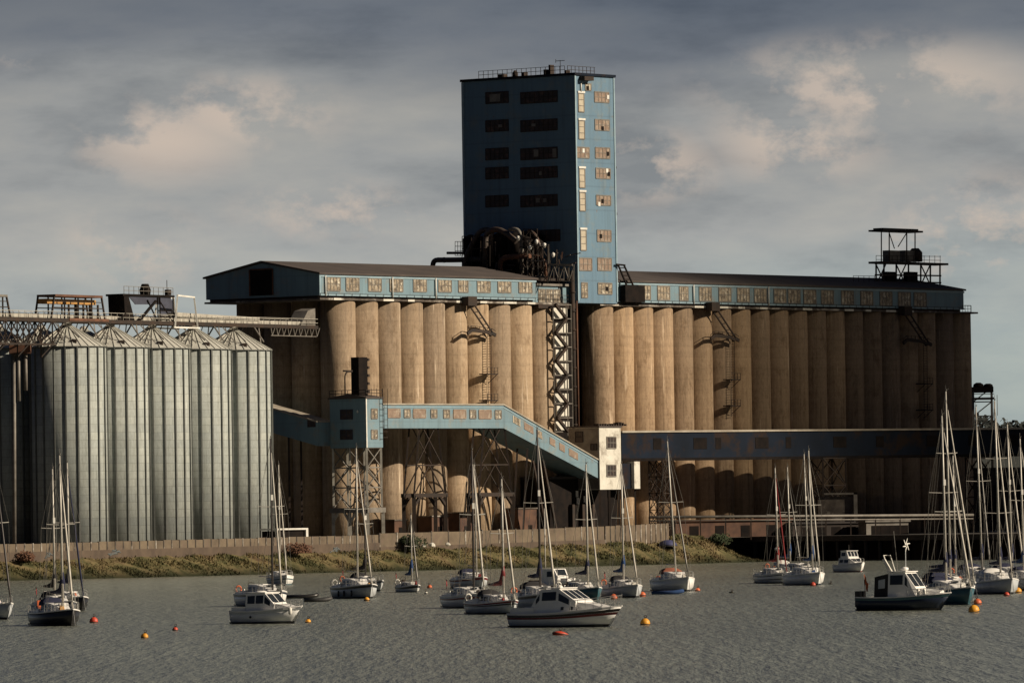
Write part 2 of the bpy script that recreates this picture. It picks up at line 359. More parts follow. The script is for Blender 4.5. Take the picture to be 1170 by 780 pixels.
# left block
LB = thing('silo_block', 'tan concrete grain silo block with gabled blue gallery, left of the tall tower', 'grain silos', P(-35, 10, GZ))
a0L = AZ(365, 330, 0)[0]; a1L = AZ(612, 335, 0)[0]
first = None
for k in range(10):
    if first is None:
        first = silo_mesh(2.72, 0).build('silo', 'conc', LB, org=Vector((0, 0, 0))); o = first
    else:
        o = first.copy(); COL.objects.link(o); o.parent = LB
    p = P(aL0+spL*k, 2.72); o.location = Vector((p.x, p.y, 0))-LB.location
for k in range(1, 4):
    for aa in (aL0, aL9):
        o = first.copy(); COL.objects.link(o); o.parent = LB
        p = P(aa, 2.72+5.45*k+.3); o.location = Vector((p.x, p.y, 0))-LB.location
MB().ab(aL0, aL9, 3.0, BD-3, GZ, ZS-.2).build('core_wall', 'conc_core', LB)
lg = MB(); lg.ab(a0L-.2, aL9+2.9, -.25, BD+.2, ZS, ZS+.28)
for k in range(10):
    p = P(aL0+spL*k, 2.72, 0)
    lg.lathe(p+Vector((0, 0, ZS+.02)), [(2.9, 0), (2.9, .3)], 24)
lg.build('top_slab', 'ledge', LB)
gx = MB().ab(a0L+.3, a1L-.3, 0.5, BD-.5, ZS+.27, ZG0)
gx.build('gallery_base', 'steel', LB)
gallery(LB, a0L, a1L, None)
for i, c in enumerate([381, 402.5, 428, 452.5, 479.5, 508, 529, 552.5, 576, 600]):
    h = 7.5 if i != 6 else 5.5
    win_b(c-h, c+h, 318.5+max(0, (450-c))*-.022+ (c-450)*.008, 333+(c-450)*.010, 0, LB, 'glassdirty', 4, 2)
# dark loading door high in the gable
b0, z0 = BZ(312, 337, a0L); b1, z1 = BZ(286, 309, a0L)
dr = MB(); dr.ab(a0L-.10, a0L-.01, b0, b1, z0, z1); d_ = dr.build('gable_door', 'blackdev', LB)
fr = MB(); fr.ab(a0L-.16, a0L-.105, b0-.2, b0+.05, z0, z1+.1); fr.ab(a0L-.16, a0L-.105, b1-.05, b1+.2, z0, z1+.1); fr.ab(a0L-.16, a0L-.105, b0, b1, z1, z1+.2)
sub(fr, 'frame', 'rust', d_)

# right block
RB = thing('silo_block', 'long concrete grain silo block with blue windowed gallery, right of the tall tower', 'grain silos', P(60, 10, GZ))
first = None
for k in range(20):
    if first is None:
        first = silo_mesh(2.66, 1).build('silo', 'conc_warm', RB, org=Vector((0, 0, 0))); o = first
    else:
        o = first.copy(); COL.objects.link(o); o.parent = RB
    p = P(aR0+spR*k, 2.66); o.location = Vector((p.x, p.y, 0))-RB.location
for k in range(1, 4):
    for aa in (aR0, aR19):
        o = first.copy(); COL.objects.link(o); o.parent = RB
        p = P(aa, 2.66+5.45*k+.3); o.location = Vector((p.x, p.y, 0))-RB.location
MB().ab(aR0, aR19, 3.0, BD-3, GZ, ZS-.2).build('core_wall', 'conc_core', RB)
lg = MB(); lg.ab(aR0-2.8, aR19+2.7, -.25, BD+.2, ZS, ZS+.28)
for k in range(20):
    lg.lathe(P(aR0+spR*k, 2.66, ZS+.02), [(2.83, 0), (2.83, .3)], 24)
lg.build('top_slab', 'ledge', RB)
aT1 = AZ(700, 200, 0)[0]
a1R = AZ(1101, 345, 0)[0]
MB().ab(aT1+.2, a1R-.3, .5, BD-.5, ZS+.27, ZG0).build('gallery_base', 'steel', RB)
gallery(RB, aT1+.05, a1R, None)
wr = [736, 758, 781, 805.6, 828, 849, 868.5, 891, 907, 925, 945, 968, 990, 1012, 1033, 1051]
for i, c in enumerate(wr):
    h = 7 if i not in (2,) else 5
    win_b(c-h, c+h, 326.3+(c-736)*.026, 342+(c-736)*.026, 0, RB, 'glassdirty', 4, 2)
# parapet at the far end
e = MB()
for k in range(6):
    p = P(aR19+2.5, 1+k*3.5, ZS+.3); e.beam(p, p+Vector((0, 0, 1.1)), .07)
for z in (.6, 1.1): e.beam(P(aR19+2.5, 1, ZS+.3+z), P(aR19+2.5, 18.5, ZS+.3+z), .06)
for k in range(4):
    p = P(a1R-.5+k*.8, -.1, ZS+.3); e.beam(p, p+Vector((0, 0, 1.1)), .07)
e.beam(P(a1R, -.1, ZS+1.4), P(a1R+2, -.1, ZS+1.4), .06)
e.build('railing', 'steel', RB)

# slab railings / pipes under the galleries, small details on ledges
for blk, A0, A1 in ((LB, a0L, a1L+2), (RB, aT1, a1R)):
    e = MB(); k = A0
    while k < A1:
        e.beam(P(k, -.22, ZS+.3), P(k, -.22, ZS+1.0), .06); k += 1.9
    e.beam(P(A0, -.22, ZS+1.0), P(A1, -.22, ZS+1.0), .05)
    e.build('edge_rail', 'steel', blk)
    e = MB()
    for q in range(int((A1-A0)/6)):
        if random.random() < .45:
            x = A0+3+q*6; e.ab(x, x+random.uniform(1.5, 3.5), -.34, -.27, ZS-.02, ZS+.3)
    e.build('ledge_patch', 'cream', blk)
# downpipes
for blk, pxs in ((LB, (447.5, 371, 497)), (RB, (791.5, 877))):
    for c in pxs:
        e = MB(); a = AZ(c, 330, 0)[0]; e.tube([P(a, -.2, ZG1-.2), P(a, -.2, ZG0-.1)], .13, 6); e.build('downpipe', 'whitep', blk)

# ------------------------------------------------------------------ the tower
TW = thing('grain_tower', 'tall windowed blue elevator tower rising above the concrete silos', 'tower', P(4, 10, GZ))
aT0 = -0.0; _, ZT = AZ(656, 86, 0); bT1 = BZ(529.5, 200, 0)[0]
MB().ab(0, aT1, -.5, bT1, ZG0-.3, ZT).build('wall', 'blue_tower', TW)
t = MB()
t.ab(-.25, aT1+.25, -.78, bT1+.25, ZT-.05, ZT+.35); t.build('roof_edge', 'navy', TW)
t = MB()
t.ab(-.10, .22, -.62, -.503, ZG0, ZT-.1); t.ab(aT1-.2, aT1+.10, -.62, -.503, ZG0, ZT-.1); t.ab(-.12, -.003, bT1-.3, bT1+.08, ZG0, ZT-.1)
t.build('corner_trim', 'trimblue', TW)
def wtb(*a, **k): return win_b(*a, **k)
B = -.5
for (x0, x1, y0, y1, pn, nx, nz) in [
    (660.5, 667, 107, 128, 'paleboard', 1, 3), (661, 667.5, 138, 159, 'paleboard', 1, 3), (658.5, 673, 168.5, 180.5, 'boarded', 3, 2),
    (661.5, 668, 193, 214.5, 'paleboard', 1, 3), (662, 668.5, 220, 241, 'paleboard', 1, 3), (663, 669.5, 263, 286, 'paleboard', 1, 3),
    (661.5, 676, 295, 309, 'boarded', 3, 2), (664, 671, 323, 340, 'glassdirty', 2, 3),
    (679, 695.5, 105.5, 117, 'boarded', 4, 2), (679.5, 696, 137, 149, 'boarded', 4, 2), (680, 696.5, 169, 181, 'boarded', 4, 2),
    (680.5, 697, 192.5, 204, 'boarded', 4, 2), (681, 697.5, 223.5, 234.5, 'boarded', 4, 2), (682, 698, 263, 276, 'boarded', 4, 2),
    (682.5, 698.5, 295, 309, 'boarded', 4, 2), (683, 699, 323.5, 336, 'glassdirty', 4, 2), (668.5, 675, 96, 103.5, 'paleboard', 2, 1)]:
    o = win_b(x0, x1, y0, y1, B, TW, pn, nx, nz, 'greysteel')
    if pn == 'paleboard' and nz == 3:
        a_, z_ = AZ(x0, y0, B); a2, _ = AZ(x1, y0, B)
        sub(MB().ab(a_-.15, a2+.15, B-.16, B-.012, z_+.1, z_+.4), 'lintel', 'whitep', o)
# random broken panes
for (x, y) in ((688, 147), (694, 176), (695, 199), (688, 230), (686, 270), (693, 330), (671, 101)):
    a, z = AZ(x, y, B); MB().ab(a-.3, a+.3, B-.13, B-.102, z-.3, z+.35).build('broken_pane', 'blackdev', TW)
for (x, y) in ((694, 111), (693, 195), (684, 233), (666, 172)):
    a, z = AZ(x, y, B); MB().ab(a-.25, a+.3, B-.13, B-.102, z-.35, z+.3).build('white_patch', 'whitep', TW)
for y in (112.5, 144.6, 176.7, 198.5, 230.5):
    win_a(555, 581, y-6.5, y+6.5, 0, TW, 'darkglass', 5, 2); win_a(595, 637, y-6.5, y+6.5, 0, TW, 'darkglass', 8, 2)
win_a(597, 640, 264, 277, 0, TW, 'darkglass', 8, 2)
for (x, y, w, h) in ((566, 112, 8, 4), (572, 144, 3, 1.5), (610, 143, 3, 1.5), (613, 175, 3.5, 4), (634, 175, 3, 5), (618, 198, 2, 2), (615, 229, 3, 2.5), (623, 229, 2.5, 2)):
    b1, z1 = BZ(x-w/1.3, y-h, 0); b0, z0 = BZ(x+w/1.3, y+h, 0)
    MB().ab(-.13, -.105, b0, b1, z0, z1).build('pale_pane', 'greysteel', TW)
# roof railing and plant
e = MB(); zt = ZT+.35
for k in range(19):
    b = bT1*.08+bT1*.78*k/18
    e.beam(P(.4, b, zt), P(.4, b, zt+1.2), .09)
for z in (.6, 1.2): e.beam(P(.4, bT1*.08, zt+z), P(.4, bT1*.86, zt+z), .07)
for k in range(8):
    a = .4+k*1.0; e.beam(P(a, 1.2, zt), P(a, 1.2, zt+1.2), .09)
for z in (.6, 1.2): e.beam(P(.4, 1.2, zt+z), P(7.6, 1.2, zt+z), .07)
e.build('roof_railing', 'steel', TW)
e = MB()
for b, w, h in ((15.5, 1.2, .6), (11, .5, .7), (6.5, .6, .9), (5.6, .35, 1.6), (2.4, .4, .6)):
    e.ab(1.4, 2.4, b-w/2, b+w/2, zt, zt+h)
e.lathe(P(2, 13.0, zt), [(.45, 0), (.45, .7), (.2, 1.1)], 10)
e.build('roof_vent', 'steel', TW)
e = MB(); p = P(1, 3.1, zt); e.beam(p, p+Vector((0, 0, 2.2)), .09); e.beam(p+V*.9+Vector((0, 0, 2.1)), p-V*.9+Vector((0, 0, 2.1)), .09); e.beam(p+V*.9+Vector((0, 0, 1.8)), p+V*.9+Vector((0, 0, 2.4)), .08)
e.build('aerial', 'steel', TW)
# hoist beam at the top of the lit face and lamps on the right edge
a, z = AZ(667, 90, B); e = MB().ab(a-1.2, a+1.2, B-1.1, B-.01, z-.35, z+.3); o = e.build('hoist_beam', 'steel', TW)
e = MB(); a, z = AZ(663, 95, B); e.tube([P(a, B-.15, z), P(a, B-.15, z-1.4)], .12, 6); e.build('vent_pipe', 'whitep', TW)
for (x, y) in ((703, 190), (704.3, 243)):
    _, z = AZ(700, y, B); e = MB(); p = P(aT1, .4, z)
    e.beam(p, p+U*.9+Vector((0, 0, .2)), .09); e.lathe(p+U*.9+Vector((0, 0, -.3)), [(.12, .5), (.42, .35), (.42, 0), (.2, -.1)], 10)
    e.beam(p+U*.55, p+U*.1+Vector((0, 0, 1.4)), .06); e.beam(p+U*.8+Vector((0, 0, -.4)), p+U*.1+Vector((0, 0, -1.4)), .06)
    e.build('wall_lamp', 'steel', TW)

# link gallery between left block and tower
LK = thing('link_bridge', 'low pale windowed link between the left gallery and the tall tower', 'link bridge', P(-4, 4, ZS))
MB().ab(a1L+.5, -.15, 1.2, BD-2, ZG0-.9, ZG1-.9).build('wall', 'blue', LK)
MB().ab(a1L+.42, -.13, .8, BD-1.6, ZG1-.9, ZG1-.55).build('roof', 'greysteel', LK)
MB().ab(a1L+.45, -.3, -.2, 1.1, ZS-.6, ZS+.3).build('walkway', 'steel', LK)
e = MB()
for k in range(9):
    a = a1L+.8+k*.95; e.beam(P(a, -.1, ZS+.3), P(a, -.1, ZS+1.5), .06)
for z in (.9, 1.5): e.beam(P(a1L+.6, -.1, ZS+z), P(-.4, -.1, ZS+z), .06)
e.build('railing', 'steel', LK)
x0 = a1L+2.2
for k in range(3):
    win_ab(x0+k*1.95, x0+k*1.95+1.7, ZG0-.3, ZG0+1.8, 1.2, LK, 'glassdirty', 3, 3, 'greysteel')

# ------------------------------------------------------------------ machinery on the gap beside the tower
AM = -4.0
MC = thing('dust_extraction_plant', 'dark tangle of curved ducts, cyclones and steelwork against the shaded tower face', 'machinery', P(AM, 12, ZG1))
def Q(px, py, a=AM):
    b, z = BZ(px, py, a); return P(a, b, z)
base = MB(); base.ab(a1L+.45, -.2, 1.5, 26, ZG1-.1, ZG1+.35); base.build('platform', 'steel', MC)
def arc(pts, n=5):
    out = [Vector(pts[0])]
    for i in range(1, len(pts)-1):
        p0, p1, p2 = Vector(pts[i-1]), Vector(pts[i]), Vector(pts[i+1])
        d0 = (p0-p1); d1 = (p2-p1); r = min(d0.length, d1.length)*.48
        s, t = p1+d0.normalized()*r, p1+d1.normalized()*r
        for k in range(n+1):
            u = k/n; out.append(s*(1-u)**2+p1*2*u*(1-u)+t*u*u)
    out.append(Vector(pts[-1])); return out
def duct(pts, r, mat='duct', a=AM, name='duct'):
    m = MB(); m.tube(arc([Q(x, y, a) for x, y in pts]), r, 10)
    pp = [Q(x, y, a) for x, y in pts]
    for i in range(len(pp)-1):
        d = pp[i+1]-pp[i]; n = int(d.length/2.2)
        for k in range(1, n):
            c = pp[i]+d*k/n; dd = d.normalized()*.08; m.tube([c-dd, c+dd], r*1.12, 10)
    return m.build(name, mat, MC)
duct([(554, 318), (555, 266), (568, 261), (581, 268), (590, 276)], .46, 'duct', -6.3)
duct([(529, 312), (533, 292), (548, 263), (562, 262), (562, 300)], .44, 'duct', -4.6)
duct([(494, 310), (495, 297), (520, 297), (552, 296)], .42, 'duct', -3.2)
duct([(511, 289), (530, 289), (540, 291)], .22, 'duct', -3)
duct([(572, 316), (571, 296), (584, 293), (606, 293)], .42, 'rust', -6.9)
duct([(582, 262), (592, 262), (596, 272), (596, 312)], .34, 'greysteel', -6.4)
duct([(600, 292), (622, 294), (624, 318)], .3, 'rust', -5.5)
duct([(566, 275), (590, 271), (606, 275), (606, 300)], .32, 'duct', -3.4)
duct([(604, 263), (612, 268), (618, 284), (618, 312)], .26, 'duct', -5.8)
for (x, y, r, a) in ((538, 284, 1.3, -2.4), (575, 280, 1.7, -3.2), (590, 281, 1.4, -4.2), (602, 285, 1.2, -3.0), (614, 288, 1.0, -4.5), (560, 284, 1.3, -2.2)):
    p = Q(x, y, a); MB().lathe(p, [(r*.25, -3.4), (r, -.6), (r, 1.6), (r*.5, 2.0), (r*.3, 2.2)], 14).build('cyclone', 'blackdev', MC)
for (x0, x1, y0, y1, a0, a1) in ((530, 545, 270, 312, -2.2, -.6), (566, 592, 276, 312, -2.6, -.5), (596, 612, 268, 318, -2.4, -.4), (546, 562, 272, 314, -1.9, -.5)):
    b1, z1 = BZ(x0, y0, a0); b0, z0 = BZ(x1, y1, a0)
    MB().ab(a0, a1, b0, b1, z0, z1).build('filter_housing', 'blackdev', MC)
fr = MB()
def lattice(m, x0, x1, y0, y1, nx, ny, a, w=.12, diag=True):
    for i in range(nx+1):
        x = x0+(x1-x0)*i/nx; m.beam(Q(x, y0, a), Q(x, y1, a), w)
    for j in range(ny+1):
        y = y0+(y1-y0)*j/ny; m.beam(Q(x0, y, a), Q(x1, y, a), w)
    if diag:
        for i in range(nx):
            for j in range(ny):
                x = x0+(x1-x0)*i/nx; xx = x0+(x1-x0)*(i+1)/nx; y = y0+(y1-y0)*j/ny; yy = y0+(y1-y0)*(j+1)/ny
                if (i+j) % 2: m.beam(Q(x, y, a), Q(xx, yy, a), w*.7)
                else: m.beam(Q(xx, y, a), Q(x, yy, a), w*.7)
lattice(fr, 594, 626, 282, 322, 4, 3, -7.2, .16); lattice(fr, 598, 614, 262, 284, 2, 2, -6.5, .14); lattice(fr, 528, 560, 270, 312, 3, 3, -7.0, .12, False)
fr.build('frame', 'steel', MC)
fr = MB(); lattice(fr, 603, 627, 280, 316, 4, 2, -7.4, .12, False)
fr.build('frame', 'greysteel', MC)
fr = MB(); lattice(fr, 520, 529, 276, 292, 3, 3, -6, .09, False); lattice(fr, 627, 656, 303, 321, 5, 1, -7.3, .12); fr.beam(Q(626, 302, -7.3), Q(654, 303, -7.3), .3)
fr.build('railing', 'greysteel', MC)
random.seed(77)
fr = MB()
for _ in range(46):
    x, y = random.uniform(548, 652), random.uniform(276, 316); y = max(y, 262+abs(x-585)*.45); a_ = random.uniform(-7.4, -2)
    if random.random() < .6: fr.beam(Q(x, y, a_), Q(x+random.uniform(-1.5, 1.5), y+random.uniform(6, 22), a_), random.uniform(.08, .22))
    else: fr.beam(Q(x, y, a_), Q(x+random.uniform(5, 16), y+random.uniform(-3, 3), a_), random.uniform(.08, .2))
fr.build('pipework', 'duct', MC)
for (x, y) in ((613, 277), (622, 281), (592, 273), (632, 292), (606, 284)):
    p = Q(x, y, -7.5); MB().lathe(p, [(.1, -.3), (.28, 0), (.3, .3), (.1, .5)], 8).build('lamp_housing', 'whitep', MC)

# ------------------------------------------------------------------ stair tower in the gap
ST = thing('stair_tower', 'zigzag steel stair tower in the gap between the two silo blocks', 'stair tower', P(-3, 1, GZ))
def A2(px, py, b): a, z = AZ(px, py, b); return P(a, b, z)
z0_, z1_ = 21.0, ZS
xa, _ = AZ(634, 420, -1.0); xb, _ = AZ(648.5, 420, -1.0)
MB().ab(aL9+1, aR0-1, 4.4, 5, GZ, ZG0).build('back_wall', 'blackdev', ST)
m = MB(); n = 9
for k in range(n):
    z = z0_+(z1_-z0_)*k/n; zz = z0_+(z1_-z0_)*(k+1)/n
    if k % 2: m.beam(P(xa, -1.3, z), P(xb-.5, -1.3, zz), .42, .42)
    else: m.beam(P(xb-.5, -1.3, z), P(xa, -1.3, zz), .42, .42)
m.build('stair_flight', 'steel', ST)
m = MB()
for x in (xa-.1, xb, xb+1.3): m.beam(P(x, -.9, GZ), P(x, -.9, ZS), .2)
for k in range(n+1): z = z0_+(z1_-z0_)*k/n; m.beam(P(xa, -.9, z), P(xb+1.3, -.9, z), .14)
m.build('frame', 'greysteel', ST)
for k in range(9):
    z = z0_+2.2*k+.3
    MB().ab(xa+.7+.4*(k % 2), xb+.9, -.5+.05*(k % 3), -.3+.05*(k % 3), z, z+random.uniform(1.3, 2.0)).build('cladding_panel', 'cream', ST)
m = MB(); xd, _ = AZ(655.5, 420, -.5); m.tube([P(xd, -.5, 20.5), P(xd, -.5, ZG1+1.5)], .36, 12)
for k in range(8): m.lathe(P(xd, -.5, 22+k*3), [(.46, 0), (.46, .25)], 12)
m.build('riser_duct', 'steel', ST)
m = MB(); xe, _ = AZ(660, 420, -.6); m.tube([P(xe, -.6, 20.5), P(xe, -.6, ZG0)], .16, 8); m.build('pipe', 'rust', ST)

# ------------------------------------------------------------------ access ladders with slanting arms
def ladder(label, px, dark):
    th = thing('access_ladder', label, 'ladder', P(AZ(px, 345, -.6)[0], -.8, 30), group='steel access ladders on the silo faces')
    s = (px-535)*.022
    q = lambda x, y, b=-1.0: A2(px+x, y+s, b)
    m = MB(); m.beam(q(0, 344), q(27, 384), .2); m.beam(q(7, 345), q(31, 382), .2)
    for k in range(5): m.beam(q(3+k*5, 350+k*7), q(9+k*5, 349+k*7), .12)
    m.build('arm', 'steel', th)
    a, z = AZ(px+3, 345+s, -.8); MB().ab(a-1.2, a+1.0, -1.6, -.3, z-.6, z+.8).build('bracket', 'steel', th)
    m = MB(); pr = -1.5
    for i in range(7):
        x0, x1 = -1+i*4.6, -1+(i+1)*4.6
        y0, y1 = (377+4*(i/7)**1.5+(4 if i == 0 else 0)), 377+4*((i+1)/7)**1.5+2*(i > 4)
        m.beam(q(x0+2, y0, pr), q(x1+2, y1, pr), .3, .5); m.beam(q(x0+2, y0-5, pr), q(x1+2, y1-5, pr), .08); m.beam(q(x0+2, y0-5, pr), q(x0+2, y0, pr), .08)
    m.build('balcony', 'steel', th)
    m = MB(); m.beam(q(24, 382, -.7), q(25, 470, -.7), .08); m.beam(q(28, 382, -.7), q(29, 470, -.7), .08)
    for k in range(30): y = 384+k*2.9; m.beam(q(24.2, y, -.7), q(28.2, y, -.7), .06)
    m.build('ladder', 'steel', th)
    for y in (428, 458):
        a, z = AZ(px+26, y+s, -1.3); mm = MB(); mm.ab(a-1.3, a+1.3, -2.0, -.3, z, z+.18)
        for da in (-1.3, -.4, .4, 1.3): mm.beam(P(a+da, -2, z), P(a+da, -2, z+1.1), .08)
        for zz in (.5, 1.1): mm.beam(P(a-1.3, -2, z+zz), P(a+1.3, -2, z+zz), .07)
        mm.beam(P(a-1, -.3, z-1.3), P(a-1, -2, z), .08); mm.beam(P(a+1, -.3, z-1.3), P(a+1, -2, z), .08)
        mm.build('landing', 'steel', th)
    return th
ladder('slanting steel ladder arm on the left silo block beneath its gallery', 533, 0)
ladder('slanting steel ladder arm on the right silo block, nearest the tower', 811, 0)
ladder('slanting steel ladder arm in shade near the far right end of the silos', 1031, 1)
th = thing('roof_stair', 'black sloping steel stair against the right foot of the blue tower', 'stair', P(aT1+1, -.5, ZS))
m = MB(); q = lambda x, y: A2(x, y, -.9)
m.beam(q(706, 302), q(723, 343), .22); m.beam(q(713, 303), q(731, 343), .22); m.beam(q(704, 302), q(714, 303), .25)
for k in range(9): m.beam(q(708+k*2, 306+k*4.4), q(714.5+k*2, 306+k*4.4), .14)
m.build('stair_flight', 'blackdev', th)
m = MB(); a, z = AZ(722, 343, -.9); m.ab(a-2.2, a+3, -1.3, -.3, z-.3, z+2.4); m.build('landing', 'blackdev', th)

# ------------------------------------------------------------------ head frame on right block's roof
HF = thing('rooftop_gantry', 'open steel rooftop gantry with canopy and tanks above the far right silos', 'gantry', P(92, 8, ZR))
def q8(x, y, b=8): a, z = AZ(x, y, b); return P(a, b, z)
m = MB()
for b in (7, 9):
    for x in (1001, 1010, 1024, 1038, 1052, 1063, 1074): m.beam(q8(x, 301, b), q8(x, 334, b), .28)
    for y in (301, 314, 322): m.beam(q8(1000, y, b), q8(1075, y+1, b), .25)
    for x in (1001, 1024, 1052): m.beam(q8(x, 302, b), q8(x+11, 326, b), .16); m.beam(q8(x+11, 302, b), q8(x, 326, b), .16)
m.build('frame', 'steel', HF)
a0, z0 = AZ(1000, 301, 8); a1, _ = AZ(1076, 301, 8); MB().ab(a0, a1, 6.6, 9.4, z0, z0+.35).build('platform', 'steel', HF)
m = MB()
for b in (7.1, 8.9):
    for x in (1007, 1016, 1036, 1045.5): m.beam(q8(x, 263, b), q8(x, 300, b), .2)
    m.beam(q8(1016, 266, b), q8(1022, 284, b), .12); m.beam(q8(1036, 266, b), q8(1026, 282, b), .12)
m.build('post', 'steel', HF)
a0, z0 = AZ(1000.5, 264.5, 8); a1, _ = AZ(1046.5, 264.5, 8)
m = MB(); m.ab(a0, a1, 6.5, 9.5, z0, z0+.3); m.ab(a0+.7, a1-.7, 7, 9, z0+.305, z0+.6); m.build('canopy', 'roofdark', HF)
for x in (1018.5, 1037.5):
    a, z = AZ(x, 299, 8); MB().ab(a-1.7, a+1.7, 7.4, 8.6, z, z+1.9).build('tank', 'greysteel', HF)
a, z = AZ(1046, 299, 8); MB().lathe(P(a, 8, z), [(1.2, 0), (1.2, 1.6), (.6, 2.3)], 14).build('tank', 'steel', HF)
for x in (1016, 1040): a, z = AZ(x, 330, 8); MB().ab(a-1.3, a+1.6, 7.5, 8.5, z, z+2.9).build('machine_housing', 'blackdev', HF)
m = MB()
for b in (6.7,):
    for k in range(13): x = 1001+k*6.1; m.beam(q8(x, 292, b), q8(x, 301, b), .08)
    for y in (292, 296.5): m.beam(q8(1001, y, b), q8(1075, y+1, b), .08)
for k in range(5): m.beam(q8(975+k*6, 315, 5), q8(975+k*6, 322, 5), .08)
m.beam(q8(975, 315, 5), q8(1000, 315.5, 5), .08)
m.build('railing', 'steel', HF)

# ------------------------------------------------------------------ box tower, conveyors
bF = -9.5
BT = thing('transfer_tower', 'small blue transfer cabin raised on lattice legs before the first concrete silo', 'transfer tower', P(-62, -6, GZ))
a0, z1 = AZ(418, 455, bF); a1, _ = AZ(437, 470, bF); _, z0 = AZ(420, 511, bF); bb, _ = BZ(377, 480, a0)
MB().ab(a0, a1, bF, bb, z0, z1).build('wall', 'blue', BT)
m = MB(); m.ab(a0-.2, a1+.2, bF-.2, bb+.2, z1+.003, z1+.22)
m.add([P(a0-.2, bF-.2, z1+.22), P(a0-.2, bb+.2, z1+.22), P(a0-.2, (bF+bb)/2, z1+.75), P(a1+.2, bF-.2, z1+.22), P(a1+.2, bb+.2, z1+.22), P(a1+.2, (bF+bb)/2, z1+.75)], [(0, 1, 2), (3, 5, 4), (0, 2, 5, 3), (1, 4, 5, 2), (0, 3, 4, 1)])
m.build('roof', 'roof', BT)
MB().ab(a0-.08, a0+.15, bF-.08, bF-.004, z0, z1).build('corner_trim', 'whitep', BT)
for (x0, x1) in ((424, 431),):
    for (y0, y1) in ((467, 478), (491, 501)): win_b(x0, x1, y0, y1, bF, BT, 'glassdirty', 2, 2)
for (y0, y1) in ((468, 479), (491, 502)): win_a(389, 403, y0, y1, a0, BT, 'darkglass', 2, 2, 'hopperblue')
b_, z_ = BZ(409.5, 470, a0); MB().lathe(P(a0-.2, b_, z_), [(.05, -.2), (.2, 0), (.05, .2)], 8).build('lamp', 'whitep', BT)
m = MB()
for k in range(7):
    b = bF+(bb-bF)*k/6; m.beam(P(a0, b, z1+.2), P(a0, b, z1+1.3), .08)
for k in range(4):
    a = a0+(a1-a0)*k/3; m.beam(P(a, bF, z1+.2), P(a, bF, z1+1.5), .08)
for z in (.8, 1.3): m.beam(P(a0, bF, z1+z), P(a0, bb, z1+z), .09); m.beam(P(a0, bF, z1+z), P(a1, bF, z1+z), .09)
m.build('railing', 'steel', BT)
m = MB()
a_, zt_ = AZ(411, 408, -7.5)
m.ab(a_-.9, a_+1.2, -8, -6.5, z1+.3, zt_); m.build('elevator_head', 'blackdev', BT)
for k in range(5):
    m = MB(); z = z1+.9+k*1.2; m.ab(a_+1.2, a_+1.6, -8.1, -6.4, z, z+.4); m.build('bracket', 'steel', BT)
m = MB(); m.tube(arc([P(a_-3, -7, z1+.6), P(a_-3, -7, z1+4.1), P(a_-.8, -7, z1+4.1)]), .12, 6); m.tube([P(a_-3.3, -7, z1+4.2), P(a_-1, -7, z1+4.2)], .15, 6); m.build('pipe', 'steel', BT)
# cage beside the conveyor
m = MB()
for k in range(7): z = z0+1.5+k*.9; m.beam(P(a1-.5, bF-.5, z), P(a1+.6, bF-.5, z), .07)
for a in (a1-.5, a1+.6): m.beam(P(a, bF-.5, z0+1.3), P(a, bF-.5, z1+1.5), .08)
m.build('ladder', 'steel', BT)
zl = z0-.003
def legs(th, A0, A1, B0, B1, zt, zb, w, mat, panels, mat2=None, mid=True):
    m = MB()
    for a in (A0, A1):
        for b in (B0, B1): m.beam(P(a, b, zb), P(a, b, zt), w)
    if mid:
        for a in (A0, A1): m.beam(P(a, (B0+B1)/2, zb), P(a, (B0+B1)/2, zt), w*.8)
    m.build('leg_frame', mat, th)
    m = MB()
    for i in range(panels):
        za = zb+(zt-zb)*i/panels; zc = zb+(zt-zb)*(i+1)/panels
        for b in (B0, B1):
            m.beam(P(A0, b, zc), P(A1, b, zc), w*.6); m.beam(P(A0, b, za), P(A1, b, zc), w*.45); m.beam(P(A1, b, za), P(A0, b, zc), w*.45)
        for a in (A0, A1):
            m.beam(P(a, B0, zc), P(a, B1, zc), w*.6)
            h = (B0+B1)/2
            if i % 2: m.beam(P(a, B0, za), P(a, h, zc), w*.45); m.beam(P(a, B1, za), P(a, h, zc), w*.45)
            else: m.beam(P(a, h, za), P(a, B0, zc), w*.45); m.beam(P(a, h, za), P(a, B1, zc), w*.45)
    m.build('bracing', mat2 or mat, th)
legs(BT, a0+.25, a1-.25, bF+.2, bb-.3, z0-.003, 9.5, .32, 'palesteel', 3, 'greysteel')
m = MB(); m.ab(a0-.2, a1+.2, bF-.2, bb+.2, 8.7, 9.45); m.build('ring_beam', 'greysteel', BT)
m = MB()
for b in (bF+.1, (bF+bb)/2, bb-.3):
    for a in (a0+.1, a1-.1): m.beam(P(a, b, GZ), P(a, b, 8.7), .5)
for b in (bF+.1, (bF+bb)/2):
    hb = (bb-bF)/2-.2
    for sgn in (0, 1): 
        m.beam(P(a0+.1, b+(0 if sgn == 0 else hb), 7.2), P(a0+.1, b+(1.1 if sgn == 0 else hb-1.1), 8.8), .3)
m.build('lower_leg', 'palesteel', BT)
BTa0, BTa1, BTb1, BTz0 = a0, a1, bb, z0

